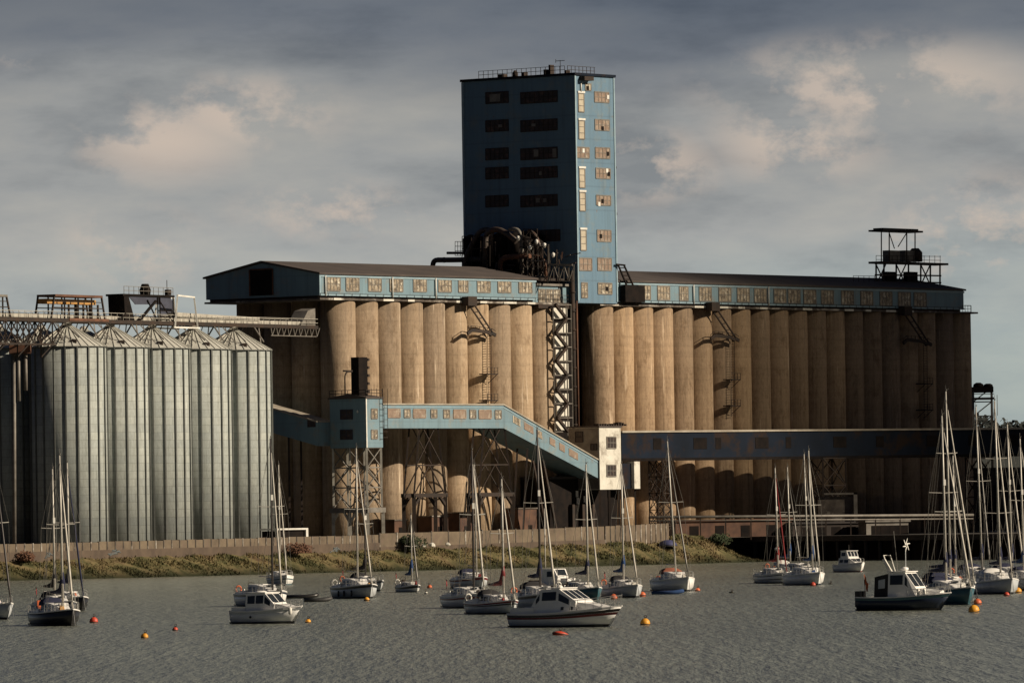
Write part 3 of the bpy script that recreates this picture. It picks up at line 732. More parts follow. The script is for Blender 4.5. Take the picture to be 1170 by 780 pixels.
# horizontal + sloping blue conveyor gallery
CV = thing('conveyor_gallery', 'pale blue conveyor gallery running level then sloping down to the white transfer house', 'conveyor', P(-35, -8, GZ))
ak, zkt = AZ(575, 463.5, bF); _, zkb = AZ(575, 490, bF)
_, zst = AZ(438, 461.5, bF); _, zsb = AZ(438, 488, bF)
ae, zet = AZ(683, 525.5, bF); _, zeb = AZ(683, 546, bF)
zt_l = (zkt+zst)/2; zb_l = (zkb+zsb)/2
cw = 6.4
def prof(a, zb, zt, b0=bF, b1=bF+cw): return [P(a, b0, zb), P(a, b0, zt), P(a, b1, zt), P(a, b1, zb)]
MB().loft([prof(BTa1+.02, zb_l, zt_l), prof(ak, zb_l, zt_l), prof(ae, zeb, zet)]).build('wall', 'blue', CV)
MB().loft([prof(BTa1+.03, zt_l+.003, zt_l+.22, bF-.15, bF+cw+.15), prof(ak+.03, zt_l+.003, zt_l+.22, bF-.15, bF+cw+.15), prof(ae, zet+.003, zet+.22, bF-.15, bF+cw+.15)]).build('roof', 'pale_roof', CV)
MB().loft([prof(BTa1+.03, zt_l-.42, zt_l-.3, bF-.06, bF-.004), prof(ak, zt_l-.42, zt_l-.3, bF-.06, bF-.004), prof(ae, zet-.42, zet-.3, bF-.06, bF-.004)]).build('trim', 'trimblue', CV)
for i, (c, w_, pn) in enumerate([(450, 7, 'boarded'), (465, 3.5, 'glassdirty'), (479, 7, 'boarded'), (495.5, 3.5, 'glassdirty'), (510, 3.5, 'glassdirty'), (525, 7, 'boarded'), (540, 3.5, 'glassdirty'), (554, 7, 'boarded'), (569, 3.5, 'glassdirty')]):
    win_b(c-w_, c+w_, 467+(c-437)*.012, 476.5+(c-437)*.012, bF, CV, pn, 2 if w_ < 5 else 1, 2 if w_ < 5 else 1, 'greysteel' if w_ < 5 else 'boarded')
for c, w_, pn in ((590, 4, 'paleboard'), (604, 5, 'boarded'), (616, 3, 'glassdirty'), (631, 3, 'boarded'), (642, 3, 'boarded'), (655, 5, 'boarded'), (590, 3, 'glassdirty')):
    yy = 476+(c-582)*.585
    a, z = AZ(c, yy, bF); dz = (zet-zt_l)/(ae-ak)
    hw = w_*.23
    m = MB(); m.hexa([P(a-hw, bF-.06, z-hw*dz-.55), P(a+hw, bF-.06, z+hw*dz-.55), P(a-hw, bF-.01, z-hw*dz-.55), P(a+hw, bF-.01, z+hw*dz-.55),
                      P(a-hw, bF-.06, z-hw*dz+.55), P(a+hw, bF-.06, z+hw*dz+.55), P(a-hw, bF-.01, z-hw*dz+.55), P(a+hw, bF-.01, z+hw*dz+.55)])
    m.build('window', pn, CV)
def trestle(pxl, pxr, ztop, pa):
    aL, _ = AZ(pxl, 600, bF+.3); aR, _ = AZ(pxr, 600, bF+.3); mid = (aL+aR)/2; m = MB()
    zc = 11.2
    for b in (bF+.4, bF+2.4):
        m.beam(P(aL, b, GZ), P(aL, b, zc), .6); m.beam(P(aR, b, GZ), P(aR, b, zc), .6); m.beam(P(aL-.3, b, zc), P(aR+.3, b, zc), .6)
        m.beam(P(aL, b, zc-1.6), P(aL+1.5, b, zc-.1), .4); m.beam(P(aR, b, zc-1.6), P(aR-1.5, b, zc-.1), .4)
        m.beam(P(aL, b, zc), P(aL+1.6, b, ztop), .28)
        m.beam(P(aR, b, zc), P(aR-1.6, b, ztop), .28)
        z1 = zc+(ztop-zc)*.45; m.beam(P(aL+.7, b, z1), P(aR-.7, b, z1), .18)
        m.beam(P(aL, b, zc), P(mid, b, z1), .14); m.beam(P(aR, b, zc), P(mid, b, z1), .14)
        m.beam(P(aL+.7, b, z1), P(mid+1.4, b, ztop), .14); m.beam(P(aR-.7, b, z1), P(mid-1.4, b, ztop), .14)
    m.build('trestle', 'steel', CV)
trestle(474, 510, zb_l, 0); trestle(548, 586, zb_l, 0)
m = MB()
a, _ = AZ(638, 600, bF+.3)
for b in (bF+.4, bF+2.4): m.beam(P(a, b, GZ), P(a-3.6, b, 16.4), .35); m.beam(P(a-9, b, GZ), P(a-7.4, b, 18.3), .3)
m.build('trestle', 'steel', CV)

# left dark conveyor behind the box tower
LC = thing('conveyor_gallery', 'shaded blue conveyor gallery with sunlit roof entering the raised blue cabin from behind', 'conveyor', P(-66, 4, 20))
cA0, cA1 = BTa0-2.9, BTa0+.6
b0_ = BTb1+.02; b1_ = b0_+17
zA = BZ(377, 482, cA0)[1]; zB = BZ(377, 509, cA0)[1]; bq, zC = BZ(314, 464, cA0); _, zD = BZ(314, 493, cA0)
sl = (zC-zA)/(bq-BZ(377, 482, cA0)[0])
mm = lambda b, z0, z1, e=0: [P(cA0-e, b, z0), P(cA1+e, b, z0), P(cA1+e, b, z1), P(cA0-e, b, z1)]
MB().loft([mm(b0_, zB, zA-.02), mm(b1_, zB+sl*17, zA+sl*17-.02)]).build('wall', 'blue', LC)
MB().loft([mm(b0_, zA, zA+.2, .2), mm(b1_, zA+sl*17, zA+sl*17+.2, .2)]).build('roof', 'pale_roof', LC)
b_, z_ = BZ(356, 484, cA0); MB().ab(cA0-.06, cA0-.01, b_-.8, b_+.8, z_-.5, z_+.6).build('window', 'darkglass', LC)
m = MB()
for b in (b0_+6, b0_+13):
    m.beam(P(cA0+.3, b, GZ), P(cA0+.3, b, zB+sl*(b-b0_)), .3); m.beam(P(cA1-.3, b, GZ), P(cA1-.3, b, zB+sl*(b-b0_)), .3)
m.build('trestle', 'steel', LC)

# white transfer house
WH = thing('transfer_house', 'cream transfer house on stilts, its shaded side coloured grey, where the sloping conveyor ends', 'transfer house', P(-3, -7, GZ))
h0, hz1 = AZ(684.5, 488, bF-.3); h1, _ = AZ(709, 488, bF-.3); _, hz0 = AZ(690, 559, bF-.3); hb, _ = BZ(650, 500, h0)
MB().ab(h0, h1, bF-.3, hb, hz0, hz1).build('wall', 'cream', WH)
m = MB(); m.ab(h0-.25, h1+.25, bF-.5, hb+.25, hz1+.003, hz1+.25); m.build('roof', 'roof', WH)
MB().ab(h0-.05, h0-.004, bF-.2, hb, hz0+.1, hz1-.1).build('shade_sheet', 'greysteel', WH)  # grey sheet over the cream wall puts the unlit side's shade into colour
for y0, y1 in ((499, 512), (531, 544)):
    win_b(693, 703.5, y0, y1, bF-.3, WH, 'darkglass', 3, 2, 'greysteel')
win_a(657.5, 666, 493, 505, h0-.05, WH, 'darkglass', 1, 2); win_a(675, 682, 507, 514, h0-.05, WH, 'darkglass', 2, 1)
m = MB()
for k in range(12): a = h0+(h1+1.5-h0)*k/11; m.ab(a, a+.25, bF-.2, bF+.8, hz1+.25, hz1+.25+random.uniform(.1, .6))
m.build('roof_debris', 'steel', WH)
m = MB()
for a in (h0+.3, (h0+h1)/2, h1-.3):
    for b in (bF, hb-.5): m.beam(P(a, b, GZ), P(a, b, hz0-.003), .32)
m.build('leg', 'steel', WH)
SB = thing('hut', 'narrow white stair hut hanging below the dark bridge beside the transfer house', 'hut', P(3, -9, 12))
a, z1_h = AZ(724.5, 527, bF+1); a2, _ = AZ(731, 527, bF+1); _, z0_h = AZ(728, 558, bF+1)
MB().ab(a, a2, bF+1, bF+3, z0_h, z1_h).build('wall', 'cream', SB)
MB().ab(a-2.2, a-.01, bF+1.6, bF+3, z0_h, z1_h-.3).build('side_panel', 'navy', SB)
m = MB()
for k in (0, 1): m.beam(P(a-2.0+k*3.2, bF+1.8, GZ), P(a-2.0+k*3.2, bF+1.8, z0_h-.003), .3)
m.build('leg', 'steel', SB)

# long dark conveyor bridge to the right
CB = thing('conveyor_bridge', 'long dark navy conveyor bridge crossing in front of the right silos', 'conveyor', W(930, 600, 1170))
CBz = CB
s1 = W(710, 492, 1147); s2 = W(1200, 488, 1212); s1b = W(710, 526, 1147); s2b = W(1200, 520, 1212)
bd = Vector((s2.x-s1.x, s2.y-s1.y, 0)).normalized(); bn = Vector((-bd.y, bd.x, 0))
zt1, zt2, zb1, zb2 = s1.z, s2.z, s1b.z, s2b.z
def bs(t, zo0, zo1, off0, off1):
    p = Vector((s1.x, s1.y, 0)).lerp(Vector((s2.x, s2.y, 0)), t); zt = zt1+(zt2-zt1)*t; zb = zb1+(zb2-zb1)*t
    lo = (zb if zo0[0] == 'b' else zt)+zo0[1]; hi = (zb if zo1[0] == 'b' else zt)+zo1[1]
    return [p+bn*off0+Vector((0, 0, lo)), p+bn*off0+Vector((0, 0, hi)), p+bn*off1+Vector((0, 0, hi)), p+bn*off1+Vector((0, 0, lo))]
ts = [k/12 for k in range(13)]
MB().loft([bs(t, ('b', 0), ('t', -.3), 0, 3.4) for t in ts]).build('wall', 'navy', CB)
MB().loft([bs(t, ('t', -.297), ('t', 0), -.25, 3.65) for t in ts]).build('roof', 'pale_roof', CB)
MB().loft([bs(t, ('b', -.1), ('b', .35), -.06, -.004) for t in ts]).build('bottom_rail', 'blackdev', CB)
for i, (t, w_) in enumerate(((.07, .018), (.16, .03), (.21, .012), (.30, .03), (.37, .012), (.48, .03), (.58, .018), (.7, .03), (.8, .018), (.9, .02))):
    MB().loft([bs(t, ('b', 1.7), ('t', -1.2), -.05, -.006), bs(t+w_, ('b', 1.7), ('t', -1.2), -.05, -.006)]).build('window', 'blackdev', CB)
def tower4(th, c, wx, zb, zt, n, w, mat, nm='support_tower'):
    m = MB(); cs = [c+bd*sx*wx/2+bn*sy*1.6 for sx in (-1, 1) for sy in (0, 2)]
    for p in cs: m.beam(Vector((p.x, p.y, zb)), Vector((p.x, p.y, zt)), w)
    for i in range(n):
        za, zc = zb+(zt-zb)*i/n, zb+(zt-zb)*(i+1)/n
        for (p, r_) in ((cs[0], cs[2]), (cs[1], cs[3]), (cs[0], cs[1]), (cs[2], cs[3])):
            m.beam(Vector((p.x, p.y, zc)), Vector((r_.x, r_.y, zc)), w*.6)
            m.beam(Vector((p.x, p.y, za)), Vector((r_.x, r_.y, zc)), w*.5); m.beam(Vector((r_.x, r_.y, za)), Vector((p.x, p.y, zc)), w*.5)
    return m.build(nm, mat, th)
def bpt(px): 
    t = None; lo, hi = 0, 1
    for _ in range(40):
        mid = (lo+hi)/2; p = Vector((s1.x, s1.y, 0)).lerp(Vector((s2.x, s2.y, 0)), mid)
        q_ = p-EYE; x = 585+F*q_.dot(rt)/q_.dot(fw)
        if x < px: lo = mid
        else: hi = mid
    return p
tower4(CB, bpt(763), 1.6, 3.2, zb1, 5, .2, 'steel'); tower4(CB, bpt(955), 5.2, 3.2, zb1+.1, 3, .3, 'steel'); tower4(CB, bpt(1128), 3.0, 3.2, zb1, 4, .25, 'steel')

# ------------------------------------------------------------------ galvanised silos
um = Vector((.5, .866, 0)); vm = Vector((-.866, .5, 0)); RS = 5.5; SP = 11.2
s4 = W(269, 500, 1080); s4.z = 0
ZE, ZA = 33.1, 36.2
def metal_silo(name_mesh=None):
    t = bpy.data.objects.new('grain_bin', None); COL.objects.link(t)
    MB().lathe((0, 0, 0), [(RS, 0), (RS, ZE-GZ)], 40, True).build('wall', 'galv', t)
    m = MB()
    for k in range(20):
        an = 2*math.pi*(k+.35)/20; c, s = math.cos(an), math.sin(an); tv = Vector((-s, c, 0)); rv = Vector((c, s, 0))
        p = rv*(RS-.02); m.hexa([p-tv*.10, p+tv*.10, p-tv*.10+rv*.2, p+tv*.10+rv*.2]+[x+Vector((0, 0, ZE-GZ-.1)) for x in (p-tv*.10, p+tv*.10, p-tv*.10+rv*.2, p+tv*.10+rv*.2)])
    m.build('stiffener', 'galvrib', t)
    m = MB(); n = 30; ze = ZE-GZ; za = ZA-GZ
    ring = [Vector((math.cos(2*math.pi*k/n)*(RS+.18), math.sin(2*math.pi*k/n)*(RS+.18), ze)) for k in range(n)]
    top = [Vector((math.cos(2*math.pi*k/n)*.5, math.sin(2*math.pi*k/n)*.5, za)) for k in range(n)]
    m.add(ring+top, [(k, (k+1) % n, n+(k+1) % n, n+k) for k in range(n)]+[tuple(range(n))[::-1], tuple(range(n, 2*n))])
    rf = m.build('roof', 'galvroof', t)
    m = MB()
    for k in range(n): m.beam(ring[k]+Vector((0, 0, .04)), top[k]+Vector((0, 0, .03)), .09, .13)
    sub(m, 'seam', 'galvroof', rf)
    m = MB(); m.lathe((0, 0, za-.05), [(.62, 0), (.62, .35), (.3, .6)], 12); sub(m, 'cap', 'palesteel', rf)
    m = MB(); m.lathe((0, 0, ze-.12), [(RS+.22, 0), (RS+.22, .14)], 40); m.build('eave_ring', 'galvrib', t)
    m = MB(); an = -1.2; p = Vector((math.cos(an), math.sin(an), 0)); m.hexa([p*4.6+Vector((-.4, -.3, ze+.35)), p*4.6+Vector((.4, -.3, ze+.35)), p*4.6+Vector((-.4, .3, ze+.45)), p*4.6+Vector((.4, .3, ze+.45)),
        p*4.6+Vector((-.4, -.3, ze+.9)), p*4.6+Vector((.4, -.3, ze+.9)), p*4.6+Vector((-.4, .3, ze+1)), p*4.6+Vector((.4, .3, ze+1))]); m.build('roof_hatch', 'steel', t)
    m = MB(); pv = Vector((math.cos(-2.3), math.sin(-2.3), 0)); m.beam(pv*(RS+.2)+Vector((0, 0, ze+.05)), pv*.6+Vector((0, 0, za+.2)), .22); m.build('roof_ladder', 'palesteel', t)
    return t
def copy_tree(o, parent=None):
    c = o.copy(); COL.objects.link(c)
    if parent is not None: c.parent = parent
    for ch in list(o.children): copy_tree(ch, c)
    return c
ms = metal_silo()
fl = ['galvanised steel grain bin in front, nearest the concrete silos', 'galvanised steel grain bin in front, second from the concrete silos', 'galvanised steel grain bin in the middle of the front row of five',
      'galvanised steel grain bin in front, fourth from the concrete silos', 'leftmost front galvanised grain bin, its left flank in deep shade']
i = 0
for k in range(5):
    o = ms if k == 0 else copy_tree(ms)
    o['label'] = fl[k]; o['category'] = 'grain bin'; o['group'] = 'galvanised steel grain bins'
    o.location = Vector((s4.x, s4.y, GZ))-um*SP*k; o.rotation_euler.z = (0, .11, -.07, .05, -.12)[k]
for k, lb in ((2, 'shaded grain bin behind, at the end of the visible back row nearer the concrete silos'), (3, 'shaded grain bin behind the leftmost front grain bin'), (4, 'shaded grain bin at the left edge of the photo behind the front row')):
    o = copy_tree(ms); o['label'] = lb; o['category'] = 'grain bin'; o['group'] = 'galvanised steel grain bins'
    o.location = Vector((s4.x, s4.y, GZ))-um*SP*k+vm*12; o.rotation_euler.z = .3
# flues by the back bins
FP = thing('flue_pipes', 'pair of pale vertical pipes beside the leftmost shaded grain bins', 'pipes', W(25, 620, 1034))
m = MB()
for x, y0, y1 in ((21, 401, 458), (29, 401, 446), (16, 404, 620)):
    m.tube([W(x, y0, 1034), W(x+.5, y1, 1034)], .28, 8)
m.build('pipe', 'greysteel', FP)
m = MB(); m.box(-1.6, 1.4, -1, 1, 0, 1.2, lambda v: v+W(24, 404, 1034)); m.build('hood', 'rust', FP)

# ------------------------------------------------------------------ catwalk gantry over the bins
dx = um; ctr = Vector((s4.x, s4.y, 0))
ZD = 36.75
CW = thing('catwalk', 'long lattice catwalk with pale conveyor casing above the galvanised grain bins', 'catwalk', ctr+Vector((0, 0, ZD)))
L0, L1 = -66, 21.5
def cp(t, o=0, z=0): return ctr+um*t+vm*o+Vector((0, 0, ZD+z))
m = MB()
for o in (-1.5, 1.5): m.beam(cp(L0, o), cp(L1, o), .22, .35)
k = L0
while k <= L1: m.beam(cp(k, -1.5), cp(k, 1.5), .15); k += 2
m.beam(cp(L0, -1.55, .2), cp(L1, -1.55, .2), .06, .3)
m.build('deck', 'steel', CW)
m = MB(); k = L0
while k < L1: m.box(0, 2.35, -.6, .6, .0, .75, lambda v, k=k: ctr+um*(k+v.x)+vm*(v.y-.2)+Vector((0, 0, ZD+.25+v.z))); k += 2.5
m.build('conveyor_casing', 'palesteel', CW)
m = MB(); k = L0
while k <= L1:
    for o in (-1.5, 1.5): m.beam(cp(k, o), cp(k, o, 1.35), .07)
    k += 1.6
for o in (-1.5, 1.5):
    for z in (.75, 1.35): m.beam(cp(L0, o, z), cp(L1, o, z), .06)
m.build('railing', 'palesteel', CW)
m = MB()
for q_ in range(5):
    t = -SP*q_
    for dt in (-3.4, 3.4):
        for o in (-1.4, 1.4):
            m.beam(cp(t+dt, o, -.1), cp(t+dt*.75, o*2.6, -2.4), .16); m.beam(cp(t+dt*1.4, o, -.1), cp(t+dt*1.25, o*1.5, -2.9), .13)
    m.beam(cp(t-5.6, -1.4, -.1), cp(t-4, -3, -2.8), .13)
m.build('strut', 'greysteel', CW)
# left lattice under the catwalk
m = MB(); k = -66
while k < -48:
    for o in (-1.5, 1.5):
        m.beam(cp(k, o, -3.4), cp(k+3, o, -3.4), .2); m.beam(cp(k, o, 0), cp(k, o, -3.4), .2); m.beam(cp(k, o, -3.4), cp(k+3, o, 0), .14); m.beam(cp(k, o, 0), cp(k+3, o, -3.4), .14)
    k += 3
for k in (-66, -60, -54):
    for o in (-1.5, 3): m.beam(cp(k, o, -3.4), cp(k+1.5, o+1, -5.2), .2); m.beam(cp(k+3, o, -3.4), cp(k+1.5, o+1, -5.2), .16)
m.build('truss', 'steel', CW)
m = MB(); k = 8
while k < 21: m.beam(cp(k, -1.5, 0), cp(k+.4, -1.5, -1.3), .1); m.beam(cp(k+1.2, -1.5, 0), cp(k+.4, -1.5, -1.3), .1); k += 1.6
m.beam(cp(8, -1.5, -1.3), cp(21, -1.5, -1.3), .12)
m.build('truss', 'greysteel', CW)
# hood at the far right end
m = MB(); m.add([cp(17, -1.2, .3), cp(21.3, -1.2, .3), cp(21.3, -1.2, 3.0), cp(19.2, -1.2, 2.6), cp(17, 1.2, .3), cp(21.3, 1.2, .3), cp(21.3, 1.2, 3.0), cp(19.2, 1.2, 2.6)], [(0, 1, 2, 3), (7, 6, 5, 4), (0, 4, 5, 1), (1, 5, 6, 2), (2, 6, 7, 3), (3, 7, 4, 0)])
m.build('end_hood', 'greysteel', CW)
def tpx(px):    # parameter along the catwalk at pixel px
    lo, hi = -90, 30
    for _ in range(40):
        mid = (lo+hi)/2; q_ = cp(mid, -1.5)-EYE; x = 585+F*q_.dot(rt)/q_.dot(fw)
        if x < px: lo = mid
        else: hi = mid
    return lo
# raised upper conveyor to the right part
m = MB(); t0, t1 = tpx(206), tpx(300); 
m.hexa([cp(t0, -1, 1.0), cp(t1, -1, .9), cp(t0, .6, 1.0), cp(t1, .6, .9), cp(t0, -1, 1.75), cp(t1, -1, 1.35), cp(t0, .6, 1.75), cp(t1, .6, 1.35)])
m.build('upper_casing', 'palesteel', CW)
def frame(label, p0, p1, h, mat, roofm, nb, taper=0.0, wm=.22):
    t0, t1 = tpx(p0), tpx(p1); th = thing('drive_frame', label, 'steel frame', cp((t0+t1)/2, 0, .1), group='steel frames standing on the catwalk')
    m = MB()
    for o in (-1.4, 1.4):
        for k in range(nb+1):
            t = t0+(t1-t0)*k/nb; tt = t+(taper if k == 0 else -taper if k == nb else 0)
            m.beam(cp(t, o, .1), cp(tt, o, h), wm)
        m.beam(cp(t0+taper*.5, o, h*.55), cp(t1-taper*.5, o, h*.55), wm*.6)
        m.beam(cp(t0+taper*.8, o, h*.8), cp(t1-taper*.8, o, h*.8), wm*.5)
    m.build('post', mat, th)
    m = MB(); m.hexa([cp(t0+taper, -1.6, h-.02), cp(t1-taper, -1.6, h-.02), cp(t0+taper, 1.6, h-.02), cp(t1-taper, 1.6, h-.02)]+[cp(t0+taper, -1.6, h+.3), cp(t1-taper, -1.6, h+.3), cp(t0+taper, 1.6, h+.3), cp(t1-taper, 1.6, h+.3)])
    m.build('roof', roofm, th)
    return th, t0, t1
th, t0, t1 = frame('grey open steel frame on the catwalk at the far left edge', -14, 13, 3.2, 'steel', 'greysteel', 3, 1.0)
th, t0, t1 = frame('open steel frame with ochre roof sheets on the catwalk above the leftmost bin', 59, 121, 3.5, 'steel', 'rust', 4, .9)
for (u0, u1) in ((.05, .33), (.4, .62), (.64, .95)):
    m = MB(); m.hexa([cp(t0+(t1-t0)*u0, -.3, 2.5), cp(t0+(t1-t0)*u1, -.3, 2.5), cp(t0+(t1-t0)*u0, 1.3, 2.5), cp(t0+(t1-t0)*u1, 1.3, 2.5), cp(t0+(t1-t0)*u0, -.3, 3.2), cp(t0+(t1-t0)*u1, -.3, 3.2), cp(t0+(t1-t0)*u0, 1.3, 3.2), cp(t0+(t1-t0)*u1, 1.3, 3.2)])
    m.build('roof_sheet', 'yellowst', th)
m = MB(); ta = t0+(t1-t0)*.38
for k in range(5):
    m.tube([cp(ta+k*1.9, -.9, .2), cp(ta+k*1.9, -.9, 2.5)], .28 if k % 2 else .16, 8)
m.build('machine', 'steel', th)
MB().hexa([cp(ta-1, -1.7, .05), cp(t1+.5, -1.7, .05), cp(ta-1, -1.6, .05), cp(t1+.5, -1.6, .05), cp(ta-1, -1.7, .45), cp(t1+.5, -1.7, .45), cp(ta-1, -1.6, .45), cp(t1+.5, -1.6, .45)]).build('kick_plate', 'rust', th)
# slate hopper shed
t0, t1 = tpx(141), tpx(200)
th = thing('hopper_shed', 'dark slate coloured braced shed frame on the catwalk with roof railing', 'shed', cp((t0+t1)/2, 0, .1))
h = 3.9
def pt(u, o, z): return cp(t0+(t1-t0)*u, o, z)
m = MB(); m.add([pt(.05, -1.4, .1), pt(.24, -1.4, .1), pt(.12, -1.4, h), pt(.03, -1.4, h), pt(.05, 1.4, .1), pt(.24, 1.4, .1), pt(.12, 1.4, h), pt(.03, 1.4, h)], [(0, 1, 2, 3), (7, 6, 5, 4), (0, 3, 7, 4), (1, 5, 6, 2), (0, 4, 5, 1), (3, 2, 6, 7)])
m.build('hopper', 'blackdev', th)
m = MB(); m.hexa([pt(.0, -1.5, h), pt(1, -1.5, h), pt(0, 1.5, h), pt(1, 1.5, h), pt(0, -1.5, h+.3), pt(1, -1.5, h+.3), pt(0, 1.5, h+.3), pt(1, 1.5, h+.3)]); m.build('roof', 'blackdev', th)
m = MB()
m.add([pt(.13, -1.3, h-.01), pt(.95, -1.3, h-.01), pt(.95, -1.3, h-1.0), pt(.26, -1.3, h-1.2), pt(.13, -1.2, h-.01), pt(.95, -1.2, h-.01), pt(.95, -1.2, h-1.0), pt(.26, -1.2, h-1.2)], [(0, 1, 2, 3), (7, 6, 5, 4), (0, 4, 5, 1), (1, 5, 6, 2), (2, 6, 7, 3), (3, 7, 4, 0)])
m.hexa([pt(.16, 1.2, .1), pt(.95, 1.2, .1), pt(.16, 1.3, .1), pt(.95, 1.3, .1), pt(.16, 1.2, 1.2), pt(.95, 1.2, 1.2), pt(.16, 1.3, 1.2), pt(.95, 1.3, 1.2)])
m.build('side_sheet', 'hopperblue', th)
m = MB()
for u in (.68, .72, .98): m.beam(pt(u, -1.4, .1), pt(u, -1.4, h), .2)
m.beam(pt(.3, -1.4, .2), pt(.64, -1.4, h-.6), .32); m.beam(pt(.48, -1.4, h-.5), pt(.68, -1.4, .2), .16); m.beam(pt(.98, -1.4, .2), pt(.72, -1.4, h-.6), .14)
m.beam(pt(-.1, -1.4, .1), pt(.05, -1.4, 1.4), .3); m.beam(pt(.7, -1.4, 1.9), pt(.98, -1.4, 1.9), .14); m.beam(pt(.7, -1.4, 1.0), pt(.98, -1.4, 1.0), .2)
m.build('brace', 'blackdev', th)
m = MB()
for k in range(11): m.beam(pt(.03+k*.095, -1.4, h+.3), pt(.03+k*.095, -1.4, h+1.4), .07)
for z in (.8, 1.4): m.beam(pt(0.03, -1.4, h+z), pt(.98, -1.4, h+z), .07)
m.build('railing', 'greysteel', th)
m = MB(); m.lathe(pt(.55, -.4, h+.3), [(.75, 0), (.85, .7), (.5, 1.6)], 12); m.build('motor', 'blackdev', th)
m = MB(); m.beam(pt(1.02, 0, h), pt(1.02, 0, h+2.6), .1); m.lathe(pt(1.04, 0, h+.4), [(.5, 0), (.5, .8)], 10); m.build('mast', 'steel', th)
t0, t1 = tpx(198), tpx(224)
th = thing('portal_frame', 'white portal frame around the catwalk beside the dark shed', 'steel frame', cp((t0+t1)/2, 0, .1), group='steel frames standing on the catwalk')
m = MB()
for o in (-1.8, 1.8):
    m.beam(cp(t0, o, -.6), cp(t0+.8, o, 4.3), .22); m.beam(cp(t1, o, -.6), cp(t1-.9, o, 4.0), .22); m.beam(cp(t0+.7, o, 4.2), cp(t1-.8, o, 4.0), .22); m.beam(cp(t0-.4, o, -.5), cp(t1+.4, o, -.5), .3, .22)
m.build('frame', 'whitep', th)
MB().hexa([cp(t0+1.2, 1.6, .9), cp(t1-1, 1.6, .9), cp(t0+1.2, 1.7, .9), cp(t1-1, 1.7, .9), cp(t0+1.2, 1.6, 3.9), cp(t1-1.2, 1.6, 3.7), cp(t0+1.2, 1.7, 3.9), cp(t1-1.2, 1.7, 3.7)]).build('back_sheet', 'hopperblue', th)

# ------------------------------------------------------------------ land, bank, wall, quay
WB = -22.0
land = MB()
lp = [P(-500, WB+.3), P(AZ(858, 620, WB)[0], WB+.3)]
q1 = G(860, 640.8); q2 = G(1040, 639.5); q3 = q2+(q2-q1).normalized()*30; 
q1.z = q2.z = q3.z = 0
q4 = Vector((900, q3.y-60, 0))
ZL = GZ-.1
poly = [Vector((p.x, p.y, ZL)) for p in lp]+[Vector((q1.x, q1.y+3, ZL)), Vector((q2.x+1, q2.y+4, ZL)), Vector((q3.x+2, q3.y+4, ZL)), Vector((900, q4.y+4, ZL)), Vector((12000, 3000, ZL)), Vector((12000, 14000, ZL)), Vector((-12000, 14000, ZL)), Vector((-12000, 3000, ZL))]
land.add(poly, [tuple(range(len(poly)))])
M['ground'] = mk('yard_ground', (0.10, 0.09, 0.075), (0.06, 0.055, 0.045), 0.95, sc=0.1)
struct(land.build('ground', 'ground'))
# bank mesh
aB0, aB1 = AZ(-60, 640, WB)[0], AZ(857, 632, WB)[0]
def hash2(i, j): 
    random.seed(i*7919+j*104729+5); return random.random()
NA, NB = 240, 12
vs = []; 
def bank_z(a, u):   # u 0 at water, 1 at wall
    f = (a-aB0)/(aB1-aB0); top = 3.1+1.1*f
    aW = AZ(772, 620, WB)[0]
    if a > aW: g = (a-aW)/(aB1-aW); top = top*(1-g**1.6)+(1.1*math.sin(math.pi*min(1, g*1.25)) if g < .8 else 0)
    z = -.35+(top+.35)*(u**.8)
    return z+.22*math.sin(a*.7+u*3)*math.sin(a*.31+2)*min(1, u*3)
random.seed(3)
jit = [[random.uniform(-.12, .12) for _ in range(NB+1)] for _ in range(NA+1)]
for i in range(NA+1):
    a = aB0+(aB1-aB0)*i/NA
    sh = .8*math.sin(a*.11)+.4*math.sin(a*.37)
    for j in range(NB+1):
        u = j/NB; b = -28.2+sh*(1-u)+(28.2+WB+1.2)*u
        vs.append(P(a, b, bank_z(a, u)+jit[i][j]*min(1, u*4)))
fs = [(i*(NB+1)+j, (i+1)*(NB+1)+j, (i+1)*(NB+1)+j+1, i*(NB+1)+j+1) for i in range(NA) for j in range(NB)]
def bankmat(name, k):
    m, nt, b, pos = newmat(name)
    n = noise(nt, pos, .22, 6, .7, (1, 1, 1)); n2 = noise(nt, pos, 1.3, 5, .7, (1, 1, 1), (4, 4, 4))
    c = ramp(nt, n, [(.30, (.045, .048, .022)), (.43, (.085, .085, .040)), (.55, (.18, .148, .078)), (.68, (.10, .068, .042))])
    c = mixc(nt, .8, c, ramp(nt, n2, [(.3, (.6, .6, .58)), (.62, (1.2, 1.15, 1.1))]), 'MULTIPLY')
    sp = nt.nodes.new('ShaderNodeSeparateXYZ'); nt.links.new(pos, sp.inputs[0])
    mr = nt.nodes.new('ShaderNodeMapRange'); mr.inputs[1].default_value = .15; mr.inputs[2].default_value = 1.5; nt.links.new(sp.outputs[2], mr.inputs[0])
    ad = nt.nodes.new('ShaderNodeMath'); ad.operation = 'MULTIPLY_ADD'; nt.links.new(n, ad.inputs[0]); ad.inputs[1].default_value = .9; 
    sb = nt.nodes.new('ShaderNodeMath'); sb.operation = 'SUBTRACT'; nt.links.new(mr.outputs[0], sb.inputs[0]); sb.inputs[1].default_value = .45
    nt.links.new(sb.outputs[0], ad.inputs[2]); ad.use_clamp = True
    c = mixc(nt, ad.outputs[0], (.026*k, .028*k, .015*k), c)
    nt.links.new(c, b.inputs['Base Color']); b.inputs['Roughness'].default_value = .95; b.inputs['Specular IOR Level'].default_value = .1
    return m
M['bank'] = bankmat('bank_soil_and_grass', 1.0); M['grass'] = bankmat('bank_grass_blades', 1.3)
bk = MB(); bk.add(vs, fs, True); struct(bk.build('river_bank', 'bank'))
random.seed(11)
gm = MB()
